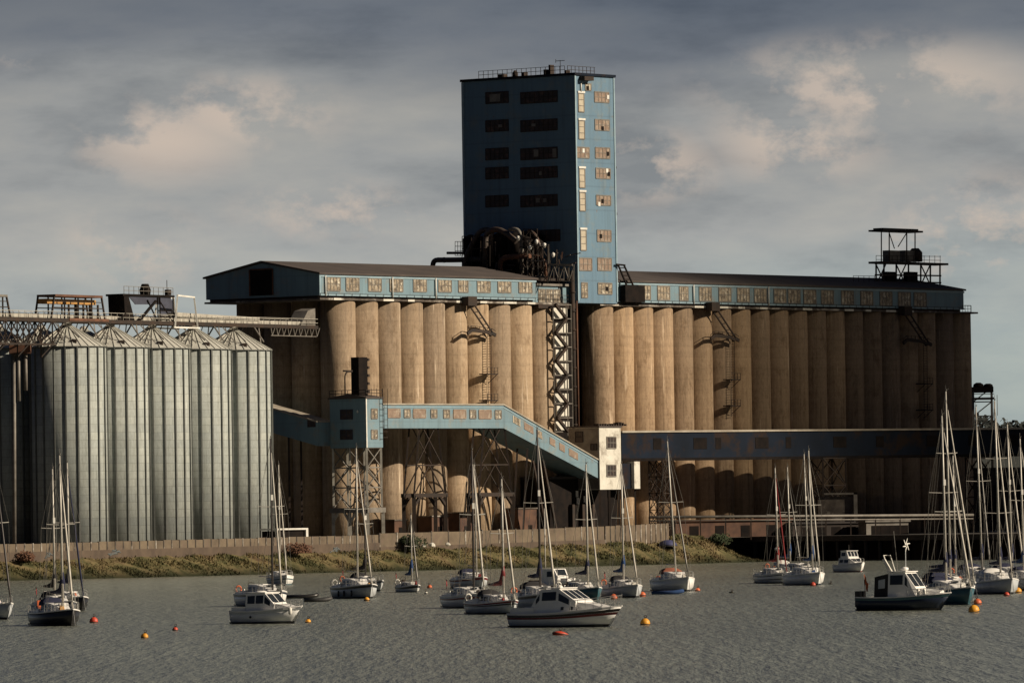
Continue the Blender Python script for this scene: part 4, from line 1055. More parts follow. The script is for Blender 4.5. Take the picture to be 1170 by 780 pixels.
for _ in range(52000):
    a = random.uniform(aB0, aB1); u = random.uniform(.05, 1.0); 
    cl = math.sin(a*.9+u*5)+math.sin(a*.37+1.3+u*9)+random.uniform(-1.4, 1.4)
    if cl < .1: continue
    sh = .8*math.sin(a*.11)+.4*math.sin(a*.37)
    b = -28.2+sh*(1-u)+(28.2+WB+1.0)*u; z = bank_z(a, u)-.1; hh = random.uniform(.10, .30)*(1+.5*(cl > 1.4)); w = random.uniform(.05, .13)
    an = random.uniform(-1.3, 1.3); d = Vector((math.cos(an), math.sin(an), 0)); p = P(a, b, z)
    ln = Vector((random.uniform(-.2, .2), random.uniform(-.2, .2), hh))
    gm.add([p-d*w, p+d*w, p+ln+d*w*.5, p+ln*1.15-d*w*.3], [(0, 1, 2, 3)])
tag(gm.build('bank_grass', 'grass'), 'rough ochre and green grass tufts growing over the river bank', 'grass', kind='stuff')
# bushes
M['leaf'] = mk('dark_leaves', (0.03, 0.045, 0.014), (0.018, 0.026, 0.01), 0.9, sc=1.5)
M['leaf2'] = mk('olive_leaves', (0.075, 0.085, 0.03), (0.045, 0.05, 0.02), 0.9, sc=1.5)
M['leafr'] = mk('russet_leaves', (0.14, 0.065, 0.035), (0.08, 0.04, 0.025), 0.9, sc=1.5)
def bush(label, px, py, r, h, mat, seed):
    random.seed(seed); a, _ = AZ(px, py, -23.4); u = .82; z = bank_z(a, u)
    th = thing('bush', label, 'bush', P(a, -23.4, z), group='bushes on the river bank')
    m = MB(); 
    for k in range(5):
        an = k*1.3; m.tube([P(a, -23.4, z-.2), P(a+math.cos(an)*r*.5, -23.4+math.sin(an)*r*.5, z+h*.7)], [.07, .02], 5)
    m.build('stem', 'rust', th)
    m = MB()
    cs = [(random.uniform(-r, r)*.6, random.uniform(-r, r)*.6, random.uniform(.3, .8)*h, random.uniform(.35, .6)*r) for _ in range(8)]
    for _ in range(900):
        c = random.choice(cs); v = Vector((random.gauss(0, 1), random.gauss(0, 1), random.gauss(0, 1))).normalized()*c[3]*random.uniform(.5, 1.1)
        p = P(a+c[0]+v.x, -23.4+c[1]+v.y, z+max(.05, c[2]+v.z*.9)); s = random.uniform(.08, .2)
        d1 = Vector((random.uniform(-1, 1), random.uniform(-1, 1), random.uniform(-1, 1))).normalized()*s; d2 = d1.orthogonal().normalized()*s
        m.add([p-d1, p+d2, p+d1, p-d2], [(0, 1, 2, 3)])
    m.build('foliage', mat, th)
bush('dark bush by the wall behind the smallest sailing boat', 471, 632, 1.9, 2.0, 'leaf', 1)
bush('low russet brown scrub on the bank left of the first sailing boats', 30, 645, 1.7, .8, 'leafr', 2)
bush('low russet shrub on the bank behind the white cabin cruiser', 340, 636, 2.0, .8, 'leafr', 4)
bush('dark green scrub at the right tip of the bank beside the quay', 826, 632, 2.0, 1.2, 'leaf', 6)
# stones
for i, (x, y, lb) in enumerate(((481, 622, 'small pale boulder on the bank right of the dark bush'), (491, 621, 'largest pale boulder on the bank near the dark bush'), (509, 622, 'pale boulder on the bank furthest right of the dark bush'))):
    a, _ = AZ(x, y, -23.6); z = bank_z(a, .8)+.1; random.seed(i)
    m = MB(); n = 8; s = (.35, .6, .4)[i]
    m.lathe((0, 0, 0), [(s*.5, -.1), (s, .2*s), (s*.8, .8*s), (s*.3, 1.1*s)], 8, False)
    for v in m.v: v.x *= random.uniform(.8, 1.25); v.y *= random.uniform(.8, 1.2)
    m.v = [v+P(a, -24.0, z+.25) for v in m.v]
    c = P(a, -24.0, z+.25)
    tag(m.build('boulder', 'cream', org=c), lb, 'boulder', 'pale boulders on the bank')
# flood wall
M['wallc'] = mk('river_wall_concrete', (0.125, 0.092, 0.066), (0.07, 0.053, 0.04), 0.95, sc=0.5, stretch=(1, 1, .5), c3=(0.085, 0.062, 0.048), sc3=.4)
M['wallp'] = mk('parapet_panels', (0.185, 0.145, 0.10), (0.10, 0.078, 0.056), 0.95, sc=0.4, c3=(0.15, 0.11, 0.085), sc3=.8)
M['graf1'] = mk('faded_red_spray', (0.26, 0.12, 0.10), (0.22, 0.15, 0.11), 0.9, sc=3); M['graf2'] = mk('faded_blue_spray', (0.10, 0.14, 0.16), (0.16, 0.14, 0.12), 0.9, sc=3)
def wall(label, x0, x1, zt0, zt1, pw, psp, zcut):
    a0 = AZ(x0, 620, WB)[0]; a1 = AZ(x1, 610, WB)[0]; th = thing('river_wall', label, 'wall', P((a0+a1)/2, WB, 1))
    m = MB(); m.hexa([P(a0, WB-.25, 0), P(a1, WB-.25, 0), P(a0, WB+.35, 0), P(a1, WB+.35, 0), P(a0, WB-.25, zt0-zcut), P(a1, WB-.25, zt1-zcut), P(a0, WB+.35, zt0-zcut), P(a1, WB+.35, zt1-zcut)])
    base = m.build('base', 'wallc', th)
    m = MB(); k = a0
    while k < a1-.2:
        f = (k-a0)/(a1-a0); z = zt0+(zt1-zt0)*f; e = min(k+psp, a1); dz = random.uniform(-.05, .05)
        m.ab(k+.09, e-.09, WB-.12, WB+.12, z-zcut+.002, z+dz); k += psp
    m.build('parapet', 'wallp', th)
    m = MB(); k = a0
    while k < a1:
        f = (k-a0)/(a1-a0); z = zt0+(zt1-zt0)*f; m.ab(k-.09, k+.09, WB-.2, WB+.2, z-zcut+.002, z+pw); k += psp
    m.build('post', 'ledge', th)
    return th, a0, a1
random.seed(21)
th, a0, a1 = wall('low brown river wall with short parapet panels below the galvanised bins', -60, 432, 5.0, 5.35, .05, 1.75, 1.15)
for x, y, w_, mt in ((131, 631, 2.0, 'graf2'), (343, 628, 2.0, 'graf1'), (350, 627, .8, 'graf1'), (383, 628, 1.3, 'graf2'), (55, 634, 1.0, 'graf2')):
    a, z = AZ(x, y, WB-.26); m = MB()
    pts = [P(a+w_*math.cos(k*1.9)*random.uniform(.4, 1), WB-.262, z+.45*math.sin(k*2.3)) for k in range(9)]
    m.tube(pts, .10, 4); m.build('graffiti', mt, th)
wall('taller river wall of wide concrete panels between dark posts below the conveyors', 433, 690, 5.55, 6.0, .12, 4.1, 2.0)
wall('tall weathered river wall of narrow upright panels under the transfer house', 691, 764, 6.05, 6.35, -.1, 1.3, 3.2)
# small white framed shelter behind the wall
th = thing('shelter', 'white framed low shelter behind the river wall beside the galvanised bins', 'shelter', P(-72, -17, GZ))
c0, c1 = AZ(315, 605, -18)[0], AZ(350, 605, -18)[0]; zt = AZ(335, 603, -18)[1]
m = MB()
m.ab(c0, c1+.2, -18.2, -15, zt-.25, zt); m.ab(c1-.3, c1+.2, -18.2, -17.9, GZ, zt-.253); m.ab(c0, c0+.3, -18.2, -17.9, GZ, zt-.253)
m.build('frame', 'whitep', th); MB().ab(c0+.2, c1-.4, -17.8, -15.2, GZ, zt-.4).build('interior_wall', 'blackdev', th)
# brick stubs at silo feet
for i, (x, w_, lb) in enumerate(((452, 3, 'brick bin at the foot of the silos left of the first trestle'), (497, 4, 'brick bin at the foot of the silos inside the first trestle'), (527, 3, 'brick bin at the foot of the silos right of the first trestle'), (600, 6, 'brick shed at the foot of the silos under the sloping conveyor'))):
    a = AZ(x, 600, -2.5)[0]; th = thing('brick_store', lb, 'brick store', P(a, -2.5, GZ), group='brick stores at the silo feet')
    MB().ab(a-w_/2, a+w_/2, -3.5, -.8, GZ, GZ+3.4+.5*i).build('wall', 'brick', th)
    MB().ab(a-w_/2-.15, a+w_/2+.15, -3.65, -.65, GZ+3.403+.5*i, GZ+3.6+.5*i).build('roof', 'ledge', th)
    MB().ab(a-.5, a+.5, -3.56, -3.503, GZ+.2, GZ+2.4).build('door', 'blackdev', th)
# black block added to deepen the shade under the sloping conveyor
th = thing('shade_annexe', 'low black block added to deepen the shade beneath the lower end of the sloping conveyor', 'building', P(-6, -4, GZ))
a0 = AZ(628, 560, -5.5)[0]; a1 = AZ(705, 560, -5.5)[0]
MB().ab(a0, a1, -5.5, .3, GZ, 13.5).build('wall', 'blackdev', th)
MB().ab(a0-.2, a1+.2, -5.8, .3, 13.503, 13.9).build('roof', 'roofdark', th)
for x, y in ((660, 572), (665, 580), (659, 564), (668, 570)):
    a, z = AZ(x, y, -5.5); MB().ab(a-.3, a+.3, -5.58, -5.502, z-.5, z+.5).build('window', 'whitep', th)
m = MB(); a, z = AZ(655, 590, -6); 
for k in range(3): m.ab(a-.4+k*2.6, a+.2+k*2.6, -6.2, -5.505, GZ, GZ+5.5)
m.build('buttress', 'steel', th)

# quay and sheds at right
qd = (q2-q1).normalized(); qn = Vector((-qd.y, qd.x, 0))
def QP(t, o, z): return q1+qd*t+qn*o+Vector((0, 0, z))
QL = (q3-q1).length
struct(MB().ab(3, 190, -9, -8, -1, GZ-.15).build('quay_ground', 'ground'))
qk = thing('quay', 'dark shaded quay deck on piles below the right silos', 'quay', QP(20, 2, 0))
m = MB(); pts = [QP(-2, 0, 0), QP(QL, 0, 0), Vector((900, q4.y, 0)), Vector((900, q4.y+60, 0)), QP(QL, 14, 0), QP(-2, 10, 0)]
m.add([p+Vector((0, 0, 3.1)) for p in pts]+[p+Vector((0, 0, 3.95)) for p in pts], [tuple(range(6))[::-1], tuple(range(6, 12))]+[(k, (k+1) % 6, 6+(k+1) % 6, 6+k) for k in range(6)])
M['quayc'] = mk('tarry_quay', (0.04, 0.03, 0.025), (0.022, 0.018, 0.016), 0.9, sc=.4)
m.build('deck', 'quayc', qk)
m = MB(); t = 0
while t < QL: m.tube([QP(t, .6, -1), QP(t, .6, 3.1)], .32, 8); m.tube([QP(t+1.5, 2.4, -1), QP(t+1.5, 2.4, 3.1)], .3, 8); t += 3.4
e4 = Vector((900, q4.y, 0)); dd = (e4-QP(QL, 0, 0)); n = 40
for k in range(n): p = QP(QL, .6, 0)+dd.normalized()*3.6*k; m.tube([p+Vector((0, 0, -1)), p+Vector((0, 0, 3.1))], .32, 8)
m.build('pile', 'quayc', qk)
m = MB(); w0 = QP(-40, 9.0, -1); w1 = QP(QL, 3.6, -1); w2 = e4+Vector((0, 4, -1))
for p, r_ in ((w0, w1), (w1, w2)):
    m.hexa([p, r_, p+Vector((0, .5, 0)), r_+Vector((0, .5, 0)), p+Vector((0, 0, 4.1)), r_+Vector((0, 0, 4.1)), p+Vector((0, .5, 4.1)), r_+Vector((0, .5, 4.1))])
m.build('rear_wall', 'quayc', qk)
m = MB(); p0 = W(742, 600, 1140); p0 = Vector((p0.x, p0.y, W(742, 590.5, 1140).z)); p1 = W(1112, 588, 1170)
th = thing('pipe_bridge', 'thin pale pipe line on posts running along in front of the right silos', 'pipeline', p0)
m.tube([p0, p1], .22, 8); m.tube([p0+Vector((0, 0, -.6)), p1+Vector((0, 0, -.6))], .12, 6); m.build('pipe', 'greysteel', th)
m = MB()
for k in range(14): p = p0.lerp(p1, k/13); m.beam(Vector((p.x, p.y, 3.5)), p, .2)
m.build('post', 'steel', th)
def shed(label, x0, x1, y0, y1, Y, depth, mat, roofm, cat='shed'):
    p0 = W(x0, y1, Y); p1 = W(x1, y1, Y+ (x1-x0)*.06); zt = W((x0+x1)/2, y0, Y).z; zb = GZ-.3
    th = thing('shed', label, cat, Vector(((p0.x+p1.x)/2, Y, zb))); d = (p1-p0); d.z = 0; n = Vector((-d.y, d.x, 0)).normalized()*depth
    a = Vector((p0.x, p0.y, zb)); b = Vector((p1.x, p1.y, zb)); h = Vector((0, 0, zt-zb))
    MB().hexa([a, b, a+n, b+n, a+h, b+h, a+n+h, b+n+h]).build('wall', mat, th)
    e = d.normalized()*.3; nn = n.normalized()*.3
    MB().hexa([a+h-e-nn, b+h+e-nn, a+n+h-e+nn, b+n+h+e+nn]+[x+Vector((0, 0, .3)) for x in (a+h-e-nn, b+h+e-nn, a+n+h-e+nn, b+n+h+e+nn)]).build('roof', roofm, th)
    m = MB(); k = .12
    while k < .95:
        p = a+d*k-nn*.15; q_ = p+d.normalized()*1.6; m.hexa([p, q_, p+nn*.1, q_+nn*.1, p+h*.75, q_+h*.75, p+nn*.1+h*.75, q_+nn*.1+h*.75]); k += .22
    m.build('door', 'blackdev', th)
    return th
shed('long low rust red shed behind the right end of the bank', 772, 905, 595, 615, 1160, 6, 'brick', 'rust')
shed('low dark shed on the quay below the lattice support tower', 906, 985, 598, 615, 1166, 6, 'quayc', 'roofdark')
shed('low grey cabin on the quay under the far right silos', 990, 1038, 596, 612, 1166, 3, 'greysteel', 'greysteel', 'cabin')
shed('dark low quay building at the far right edge beyond the masts', 1112, 1260, 535, 612, 1290, 25, 'quayc', 'roofdark', 'building')
# rust lattice base block near tower 955
th = thing('hopper', 'weathered concrete and steel hopper below the lattice support of the dark bridge', 'hopper', W(955, 600, 1172))
pp = W(935, 600, 1176); p1 = W(980, 600, 1176); zt = W(955, 567, 1176).z
MB().box(pp.x, p1.x, 1176, 1179, GZ, zt).build('wall', 'ledge', th)
m = MB(); m.box(p1.x-.6, p1.x, 1175.6, 1175.9, GZ, zt+.6); m.box(pp.x+1, p1.x, 1175.6, 1175.9, zt+.3, zt+.6); m.build('pipe_frame', 'greysteel', th)
# unloading tower behind right
th = thing('loading_tower', 'distant lattice loading tower with dark cap just right of the silos', 'lattice tower', W(1123, 600, 1330))
cx = W(1123, 450, 1330); m = MB()
w_ = 1.7
for sx in (-1, 1):
    for sy in (0, 3): m.beam(Vector((cx.x+sx*w_, cx.y+sy, GZ)), Vector((cx.x+sx*w_, cx.y+sy, cx.z+.5)), .22)
for k in range(10):
    z = GZ+2.6*k
    for sy in (0, 3): m.beam(Vector((cx.x-w_, cx.y+sy, z)), Vector((cx.x+w_, cx.y+sy, z)), .16); m.beam(Vector((cx.x-w_, cx.y+sy, z)), Vector((cx.x+w_, cx.y+sy, z+2.6)), .12)
m.build('frame', 'greysteel', th)
m = MB(); m.box(cx.x-2, cx.x+2, cx.y-1, cx.y+4, cx.z-1.0, cx.z-.7); 
for z in (-.1, .6): m.beam(Vector((cx.x-2, cx.y-1, cx.z+z-.6)), Vector((cx.x+2, cx.y-1, cx.z+z-.6)), .12)
m.build('platform', 'steel', th)
m = MB(); m.box(cx.x-2, cx.x+1.9, cx.y-1, cx.y+4, cx.z+.3, cx.z+1.3); m.lathe((cx.x-.8, cx.y, cx.z+1.3), [(1.0, 0), (.9, .5), (.4, .8)], 10); m.lathe((cx.x+1.0, cx.y, cx.z+1.3), [(.9, 0), (.8, .4), (.4, .6)], 10)
m.build('cap', 'blackdev', th)
m = MB(); m.beam(Vector((cx.x+2.6, cx.y, cx.z-4)), Vector((cx.x+2.6, cx.y, cx.z-.2)), .1); m.build('pole', 'palesteel', th)

# distant wooded hill
hm = MB(); n = 60; HB = W(1150, 474, 2600).z-12
prof_ = []
for i in range(n+1):
    x = 100+i*40; prof_.append((x, HB-3.5+5*math.sin(i*.35)+3*math.sin(i*.9)))
vs = []; 
for (x, h) in prof_:
    for (y, k) in ((2300, 0), (2500, .7), (2700, 1), (3300, .6), (3800, 0)): vs.append(Vector((x, y, 3.5+h*k)))
hm.add(vs, [(i*5+j, (i+1)*5+j, (i+1)*5+j+1, i*5+j+1) for i in range(n) for j in range(4)], True)
M['hill'] = mk('far_hillside', (0.028, 0.034, 0.03), (0.02, 0.026, 0.024), .95, sc=.01)
struct(hm.build('far_hill', 'hill'))
M['farleaf'] = mk('far_tree_leaves', (0.022, 0.028, 0.026), (0.014, 0.018, 0.018), .95, sc=.1)
random.seed(31); tm = MB()
for i in range(70):
    x = random.uniform(150, 330); y = random.uniform(2480, 2700); r = random.uniform(4, 7.5); gz = HB-1
    for _ in range(260):
        v = Vector((random.gauss(0, 1), random.gauss(0, 1), random.gauss(0, 1))).normalized()*r*random.uniform(.6, 1.05); v.z *= .8
        p = Vector((x, y, gz+r*.9))+v; s = random.uniform(.5, 1.1)
        d1 = Vector((random.uniform(-1, 1), random.uniform(-1, 1), random.uniform(-1, 1))).normalized()*s; d2 = d1.orthogonal().normalized()*s
        tm.add([p-d1, p+d2, p+d1, p-d2], [(0, 1, 2, 3)])
tag(tm.build('far_wood', 'farleaf'), 'dark tree line along the distant hill at the right edge', 'wood', kind='stuff')

# ------------------------------------------------------------------ water
wm = MB(); wm.add([(-12000, -300, 0), (12000, -300, 0), (12000, 1300, 0), (-12000, 1300, 0)], [(0, 1, 2, 3)])
m, nt, b, pos = newmat('river_water')
r1 = noise(nt, pos, 1, 4, .65, (1.9, .16, 1)); r2 = noise(nt, pos, 1, 4, .65, (.55, .045, 1), (5, 5, 0)); r3 = noise(nt, pos, 1, 3, .6, (.02, .006, 1), (9, 5, 0))
c = ramp(nt, r1, [(.36, (.138, .152, .128)), (.64, (.215, .230, .195))])
c = mixc(nt, .5, c, ramp(nt, r3, [(.35, (.78, .78, .78)), (.65, (1.2, 1.2, 1.2))]), 'MULTIPLY')
nt.links.new(c, b.inputs['Base Color']); b.inputs['Roughness'].default_value = .25; b.inputs['IOR'].default_value = 1.33
ad = nt.nodes.new('ShaderNodeMath'); ad.operation = 'MULTIPLY_ADD'; nt.links.new(r2, ad.inputs[0]); ad.inputs[1].default_value = 1.3; nt.links.new(r1, ad.inputs[2])
bp = nt.nodes.new('ShaderNodeBump'); bp.inputs['Strength'].default_value = 1.0; bp.inputs['Distance'].default_value = .34
nt.links.new(ad.outputs[0], bp.inputs['Height']); nt.links.new(bp.outputs[0], b.inputs['Normal'])
M['water'] = m
struct(wm.build('water', 'water'))

# ------------------------------------------------------------------ boats
def hull(th, L, Bm, fb_s, fb_b, hullm, deckm='gelcoat', stripe=None, boot=None, transom=.72, flare=0, entry=1.0, rake=.09):
    """bow at +L/2. returns sheer functions"""
    N = 16
    def w(t): return Bm/2*min(1, (transom+(1-transom)*math.sin(min(1, t/.45)*math.pi/2)))*max(0.0, 1-max(0, (t-.42)/.58)**(2.3*entry))**.9
    def zs(t): return fb_s+(fb_b-fb_s)*t**1.7-.10*math.sin(math.pi*t)
    def xs(t, k): return -L/2+L*t*(1-.0)+(rake*L*k-rake*L if t > .6 else 0)*((t-.6)/.4 if t > .6 else 0)-(.04*L*(1-k))*(0 if t > .1 else 0)
    prof = [(0, -.35), (.45, -.28), (.80, 0.02), (.93, .35), (1.0, 1.0)]
    secs = []
    for i in range(N+1):
        t = i/N; W_ = max(.012, w(t)); Z = zs(t); s = []
        for y, k in prof:
            z = k*Z if k > .02 else k
            yy = y*W_ if k > 0.03 else y*W_*(.95-.5*max(0, t-.5))
            kk = max(0, min(1, z/Z)); s.append(Vector((xs(t, kk), yy, z)))
        row = s+[Vector((p.x, -p.y, p.z)) for p in reversed(s)]
        secs.append(row)
    m = MB(); m.loft(secs, True); h = m.build('hull', hullm, th)
    m = MB(); m.loft([[Vector((xs(i/N, 1), sgn*(w(i/N)+.0)*.98, zs(i/N)+.015)) for sgn in (-1, 1)] for i in range(N+1)], False, False)
    m.loft([[Vector((xs(i/N, 1), sgn*(w(i/N)), zs(i/N)+.07)) for sgn in (1,)]+[Vector((xs(i/N, 1), w(i/N)*.95, zs(i/N)+.07))] for i in range(N+1)], False, False)
    for sg in (-1, 1):
        m.loft([[Vector((xs(i/N, 1), sg*w(i/N), zs(i/N)-.02)), Vector((xs(i/N, 1), sg*(w(i/N)+.03), zs(i/N)-.02)), Vector((xs(i/N, 1), sg*(w(i/N)+.03), zs(i/N)+.07)), Vector((xs(i/N, 1), sg*w(i/N)*.95, zs(i/N)+.07))] for i in range(N+1)])
    m.build('deck', deckm, th)
    def band(name, mat, k0, k1):
        m = MB()
        for sg in (-1, 1):
            rows = []
            for i in range(N+1):
                t = i/N; Z = zs(t); W_ = max(.012, w(t)); r_ = []
                for k in (k0, k1):
                    if k >= .35: f = .93+.07*(k-.35)/.65
                    else: f = .80+.13*(k/.35)
                    r_.append(Vector((xs(t, k), sg*(f*W_+.012), k*Z)))
                r_ = [r_[0], r_[1], Vector((r_[1].x, r_[1].y-sg*.01, r_[1].z)), Vector((r_[0].x, r_[0].y-sg*.01, r_[0].z))]
                rows.append(r_)
            m.loft(rows)
        m.hexa([Vector((-L/2-.012, -w(0)*.95, k0*zs(0))), Vector((-L/2-.012, w(0)*.95, k0*zs(0))), Vector((-L/2-.004, -w(0)*.95, k0*zs(0))), Vector((-L/2-.004, w(0)*.95, k0*zs(0))),
                Vector((-L/2-.012, -w(0)*.97, k1*zs(0))), Vector((-L/2-.012, w(0)*.97, k1*zs(0))), Vector((-L/2-.004, -w(0)*.97, k1*zs(0))), Vector((-L/2-.004, w(0)*.97, k1*zs(0)))])
        sub(m, name, mat, h)
    if stripe:
        for (nm, mt, k0, k1) in stripe: band(nm, mt, k0, k1)
    if boot: band('boot_stripe', boot, .03, .14)
    return w, zs, xs
def house(th, st, mat, name='cabin'):
    """st: list of (x, wbottom, wtop, zbottom, ztop)"""
    secs = [[Vector((x, -wb, zb)), Vector((x, wb, zb)), Vector((x, wt, zt)), Vector((x, -wt, zt))] for x, wb, wt, zb, zt in st]
    m = MB(); m.loft(secs); return m.build(name, mat, th)
def side_win(part, st, i, u0, u1, v0, v1, mat='boatglass'):
    for sg in (-1, 1):
        def pt(u, v):
            a, b = st[i], st[i+1]; x = a[0]+(b[0]-a[0])*u; wb = a[1]+(b[1]-a[1])*u; wt = a[2]+(b[2]-a[2])*u; zb = a[3]+(b[3]-a[3])*u; zt = a[4]+(b[4]-a[4])*u
            return Vector((x, sg*(wb+(wt-wb)*v), zb+(zt-zb)*v))
        q = [pt(u0, v0), pt(u1, v0), pt(u1, v1), pt(u0, v1)]
        m = MB(); o = Vector((0, sg*.02, .004)); m.hexa([q[0], q[1], q[3], q[2], q[0]+o, q[1]+o, q[3]+o, q[2]+o]); sub(m, 'window', mat, part)
def top_win(part, st, i, u0, u1, v0, v1, mat='boatglass'):
    def pt(u, v):
        a, b = st[i], st[i+1]; x = a[0]+(b[0]-a[0])*u; wt = a[2]+(b[2]-a[2])*u; zt = a[4]+(b[4]-a[4])*u
        return Vector((x, wt*(2*v-1), zt))
    q = [pt(u0, v0), pt(u1, v0), pt(u1, v1), pt(u0, v1)]; n = (q[1]-q[0]).cross(q[3]-q[0]).normalized()*.02
    if n.z < 0: n = -n
    m = MB(); m.hexa([q[0], q[1], q[3], q[2], q[0]+n, q[1]+n, q[3]+n, q[2]+n]); sub(m, 'window', mat, part)
def rails(th, L, w, zs, xs, t0, t1, n, h=.6, mat='rail', name='guard_rail', close=True):
    m = MB(); 
    for sg in (-1, 1):
        prev = None
        for k in range(n+1):
            t = t0+(t1-t0)*k/n; p = Vector((xs(t, 1), sg*w(t)*.93, zs(t)+.05)); q = p+Vector((0, 0, h))
            m.tube([p, q], .022, 4, False)
            if prev: m.tube([prev, q], .022, 4, False); m.tube([prev-Vector((0, 0, h*.5)), q-Vector((0, 0, h*.5))], .014, 4, False)
            prev = q
    for t in ((t1,) if close else ()):
        m.tube([Vector((xs(t, 1), -w(t)*.93, zs(t)+.05+h)), Vector((xs(t, 1)+.15, 0, zs(t)+.1+h)), Vector((xs(t, 1), w(t)*.93, zs(t)+.05+h))], .025, 4, False)
    return m.build(name, mat, th)

def ppm(px, py): g = G(px, py); return F/g.y, g
def place(th, px, py, phi, right=True):
    g = G(px, py); th.location = Vector((g.x, g.y, 0)); th.rotation_euler.z = -phi if right else math.pi+phi

def sailboat(label, xl, xr, wl, mast_x, top_y, hullm='whitehull', stripe=None, cover='navycloth', furl='sailcloth', hood='navycloth', boot='navyhull', mastm='alu', lean=0.0, seed=0,
             kind='coach', fenders=None, dodger=True, furl_on=True, spr=1, ratio=1.32, radar=False, outboard=False, dan=None, mizzen=False):
    random.seed(seed); cx = (xl+xr)/2; s, g = ppm(cx, wl); MH = (wl-top_y)/s; proj = (xr-xl)/s
    L = max(proj*1.12, min(11.5, MH/ratio)); Bm = L*.31
    # projected length includes beam; solve heading
    best = min((abs(L*.97*math.cos(p_/100)+Bm*.6*math.sin(p_/100)-proj), p_/100) for p_ in range(15, 140)); phi = best[1]
    th = thing('sailing_boat', label, 'sailing boat', (0, 0, 0), 0, 'sailing boats moored in the river', world=False)
    place(th, cx, wl-1.0, phi)
    fs_ = .095*L; fb = .125*L
    w, zs, xs = hull(th, L, Bm, fs_, fb, hullm, 'gelcoat', stripe, boot)
    # coachroof
    cw_ = Bm*.30; z0 = fs_*1.02; hh = .070*L
    st = [(-.16*L, cw_*1.05, cw_*.9, z0-.1, z0+hh+.08), (.05*L, cw_, cw_*.82, z0-.1, z0+hh+.05), (.18*L, cw_*.75, cw_*.5, z0, z0+hh*.75), (.30*L, cw_*.35, cw_*.2, z0+.1, z0+.16)]
    cb = house(th, st, 'gelcoat'); side_win(cb, st, 0, .08, .42, .35, .8); side_win(cb, st, 0, .52, .9, .35, .8); side_win(cb, st, 1, .15, .6, .4, .8)
    # cockpit coamings
    m = MB()
    for sg in (-1, 1): m.hexa([Vector((-.44*L, sg*Bm*.28, fs_)), Vector((-.16*L, sg*Bm*.30, fs_)), Vector((-.44*L, sg*Bm*.36, fs_)), Vector((-.16*L, sg*Bm*.36, fs_)), Vector((-.44*L, sg*Bm*.28, fs_+.25)), Vector((-.16*L, sg*Bm*.30, fs_+.38)), Vector((-.44*L, sg*Bm*.33, fs_+.25)), Vector((-.16*L, sg*Bm*.34, fs_+.38))])
    m.build('cockpit_coaming', 'gelcoat', th)
    # mast
    xm = max(-.06*L, min(.24*L, (mast_x-cx)/s/max(.25, math.cos(phi)))); zm = z0+hh
    ln = Vector((math.sin(R(lean))*-1*0, 0, 0))
    top = Vector((xm-math.tan(R(lean))*MH*math.cos(phi), -math.tan(R(lean))*MH*math.sin(phi), MH)); bot = Vector((xm, 0, fs_))
    mp = lambda f: bot.lerp(top, f)
    r0 = .085 if L < 8 else .105
    m = MB(); m.tube([bot, mp(.6), top], [r0, r0*.9, r0*.7], 8); mast = m.build('mast', mastm, th)
    m = MB(); m.tube([top, top+Vector((0, 0, .55))], .02, 4); m.tube([top+Vector((-.05, 0, .1)), top+Vector((.5, 0, .22))], .02, 4); m.lathe(top+Vector((.1, 0, .05)), [(.07, 0), (.07, .14)], 6); sub(m, 'masthead_gear', 'wire', mast)
    sp = [(.56, 1.0)] if spr == 1 else [(.38, 1.05), (.68, .8)]
    m = MB()
    for f, k in sp:
        p = mp(f)
        for sg in (-1, 1): m.tube([p, p+Vector((-.12, sg*Bm*.36*k, .06))], .035, 5)
    sub(m, 'spreader', 'alu', mast)
    m = MB(); m.hexa([mp(.62)+Vector((.1, -.1, -.25)), mp(.62)+Vector((.28, -.1, -.25)), mp(.62)+Vector((.1, .1, -.25)), mp(.62)+Vector((.28, .1, -.25)), mp(.62)+Vector((.1, -.1, .25)), mp(.62)+Vector((.28, -.1, .25)), mp(.62)+Vector((.1, .1, .25)), mp(.62)+Vector((.28, .1, .25))]) 
    if seed % 2 == 0: sub(m, 'radar_reflector', 'whitep', mast)
    # rigging
    m = MB(); bow = Vector((xs(1, 1)-.1, 0, fb+.1)); stern = Vector((-L/2+.1, 0, fs_+.1))
    for sg in (-1, 1):
        c = Vector((xm-.1, sg*w(.5+xm/L)*.95, fs_+.05))
        for f, k in sp[:1]:
            p = mp(f)+Vector((-.12, sg*Bm*.36*k, .06)); m.tube([c, p], .014, 4, False); m.tube([p, mp(.97)], .014, 4, False)
        m.tube([c+Vector((-.35, 0, 0)), mp(sp[0][0]-.02)], .014, 4, False)
    m.tube([stern, top], .014, 4, False)
    m.tube([bow, mp(.97)], .014, 4, False)
    m.build('rigging', 'wire', th)
    # boom and cover
    bl = .36*L; zb = zm+.75; p0 = Vector((xm-.1, 0, zb)); p1 = Vector((xm-bl, 0, zb-.02+.08))
    m = MB(); m.tube([p0, p1], .06, 6); boom = m.build('boom', 'alu', th)
    if cover:
        m = MB(); pts = [p0+Vector((.10, 0, 1.7)), p0+Vector((.0, 0, .9)), p0+Vector((-.35, 0, .3)), p0.lerp(p1, .5)+Vector((0, 0, .13)), p1+Vector((0, 0, .06))]
        m.tube(pts, [.09, .22, .25, .19, .10], 8); sub(m, 'sail_cover', cover, boom)
    if furl_on:
        m = MB(); e0 = bow.lerp(mp(.97), .04); e1 = bow.lerp(mp(.97), .93)
        m.tube([e0, bow.lerp(mp(.97), .12), bow.lerp(mp(.97), .5), e1], [.05, .095, .08, .035], 7); m.tube([bow, e0], .06, 5); m.build('furled_sail', furl, th)
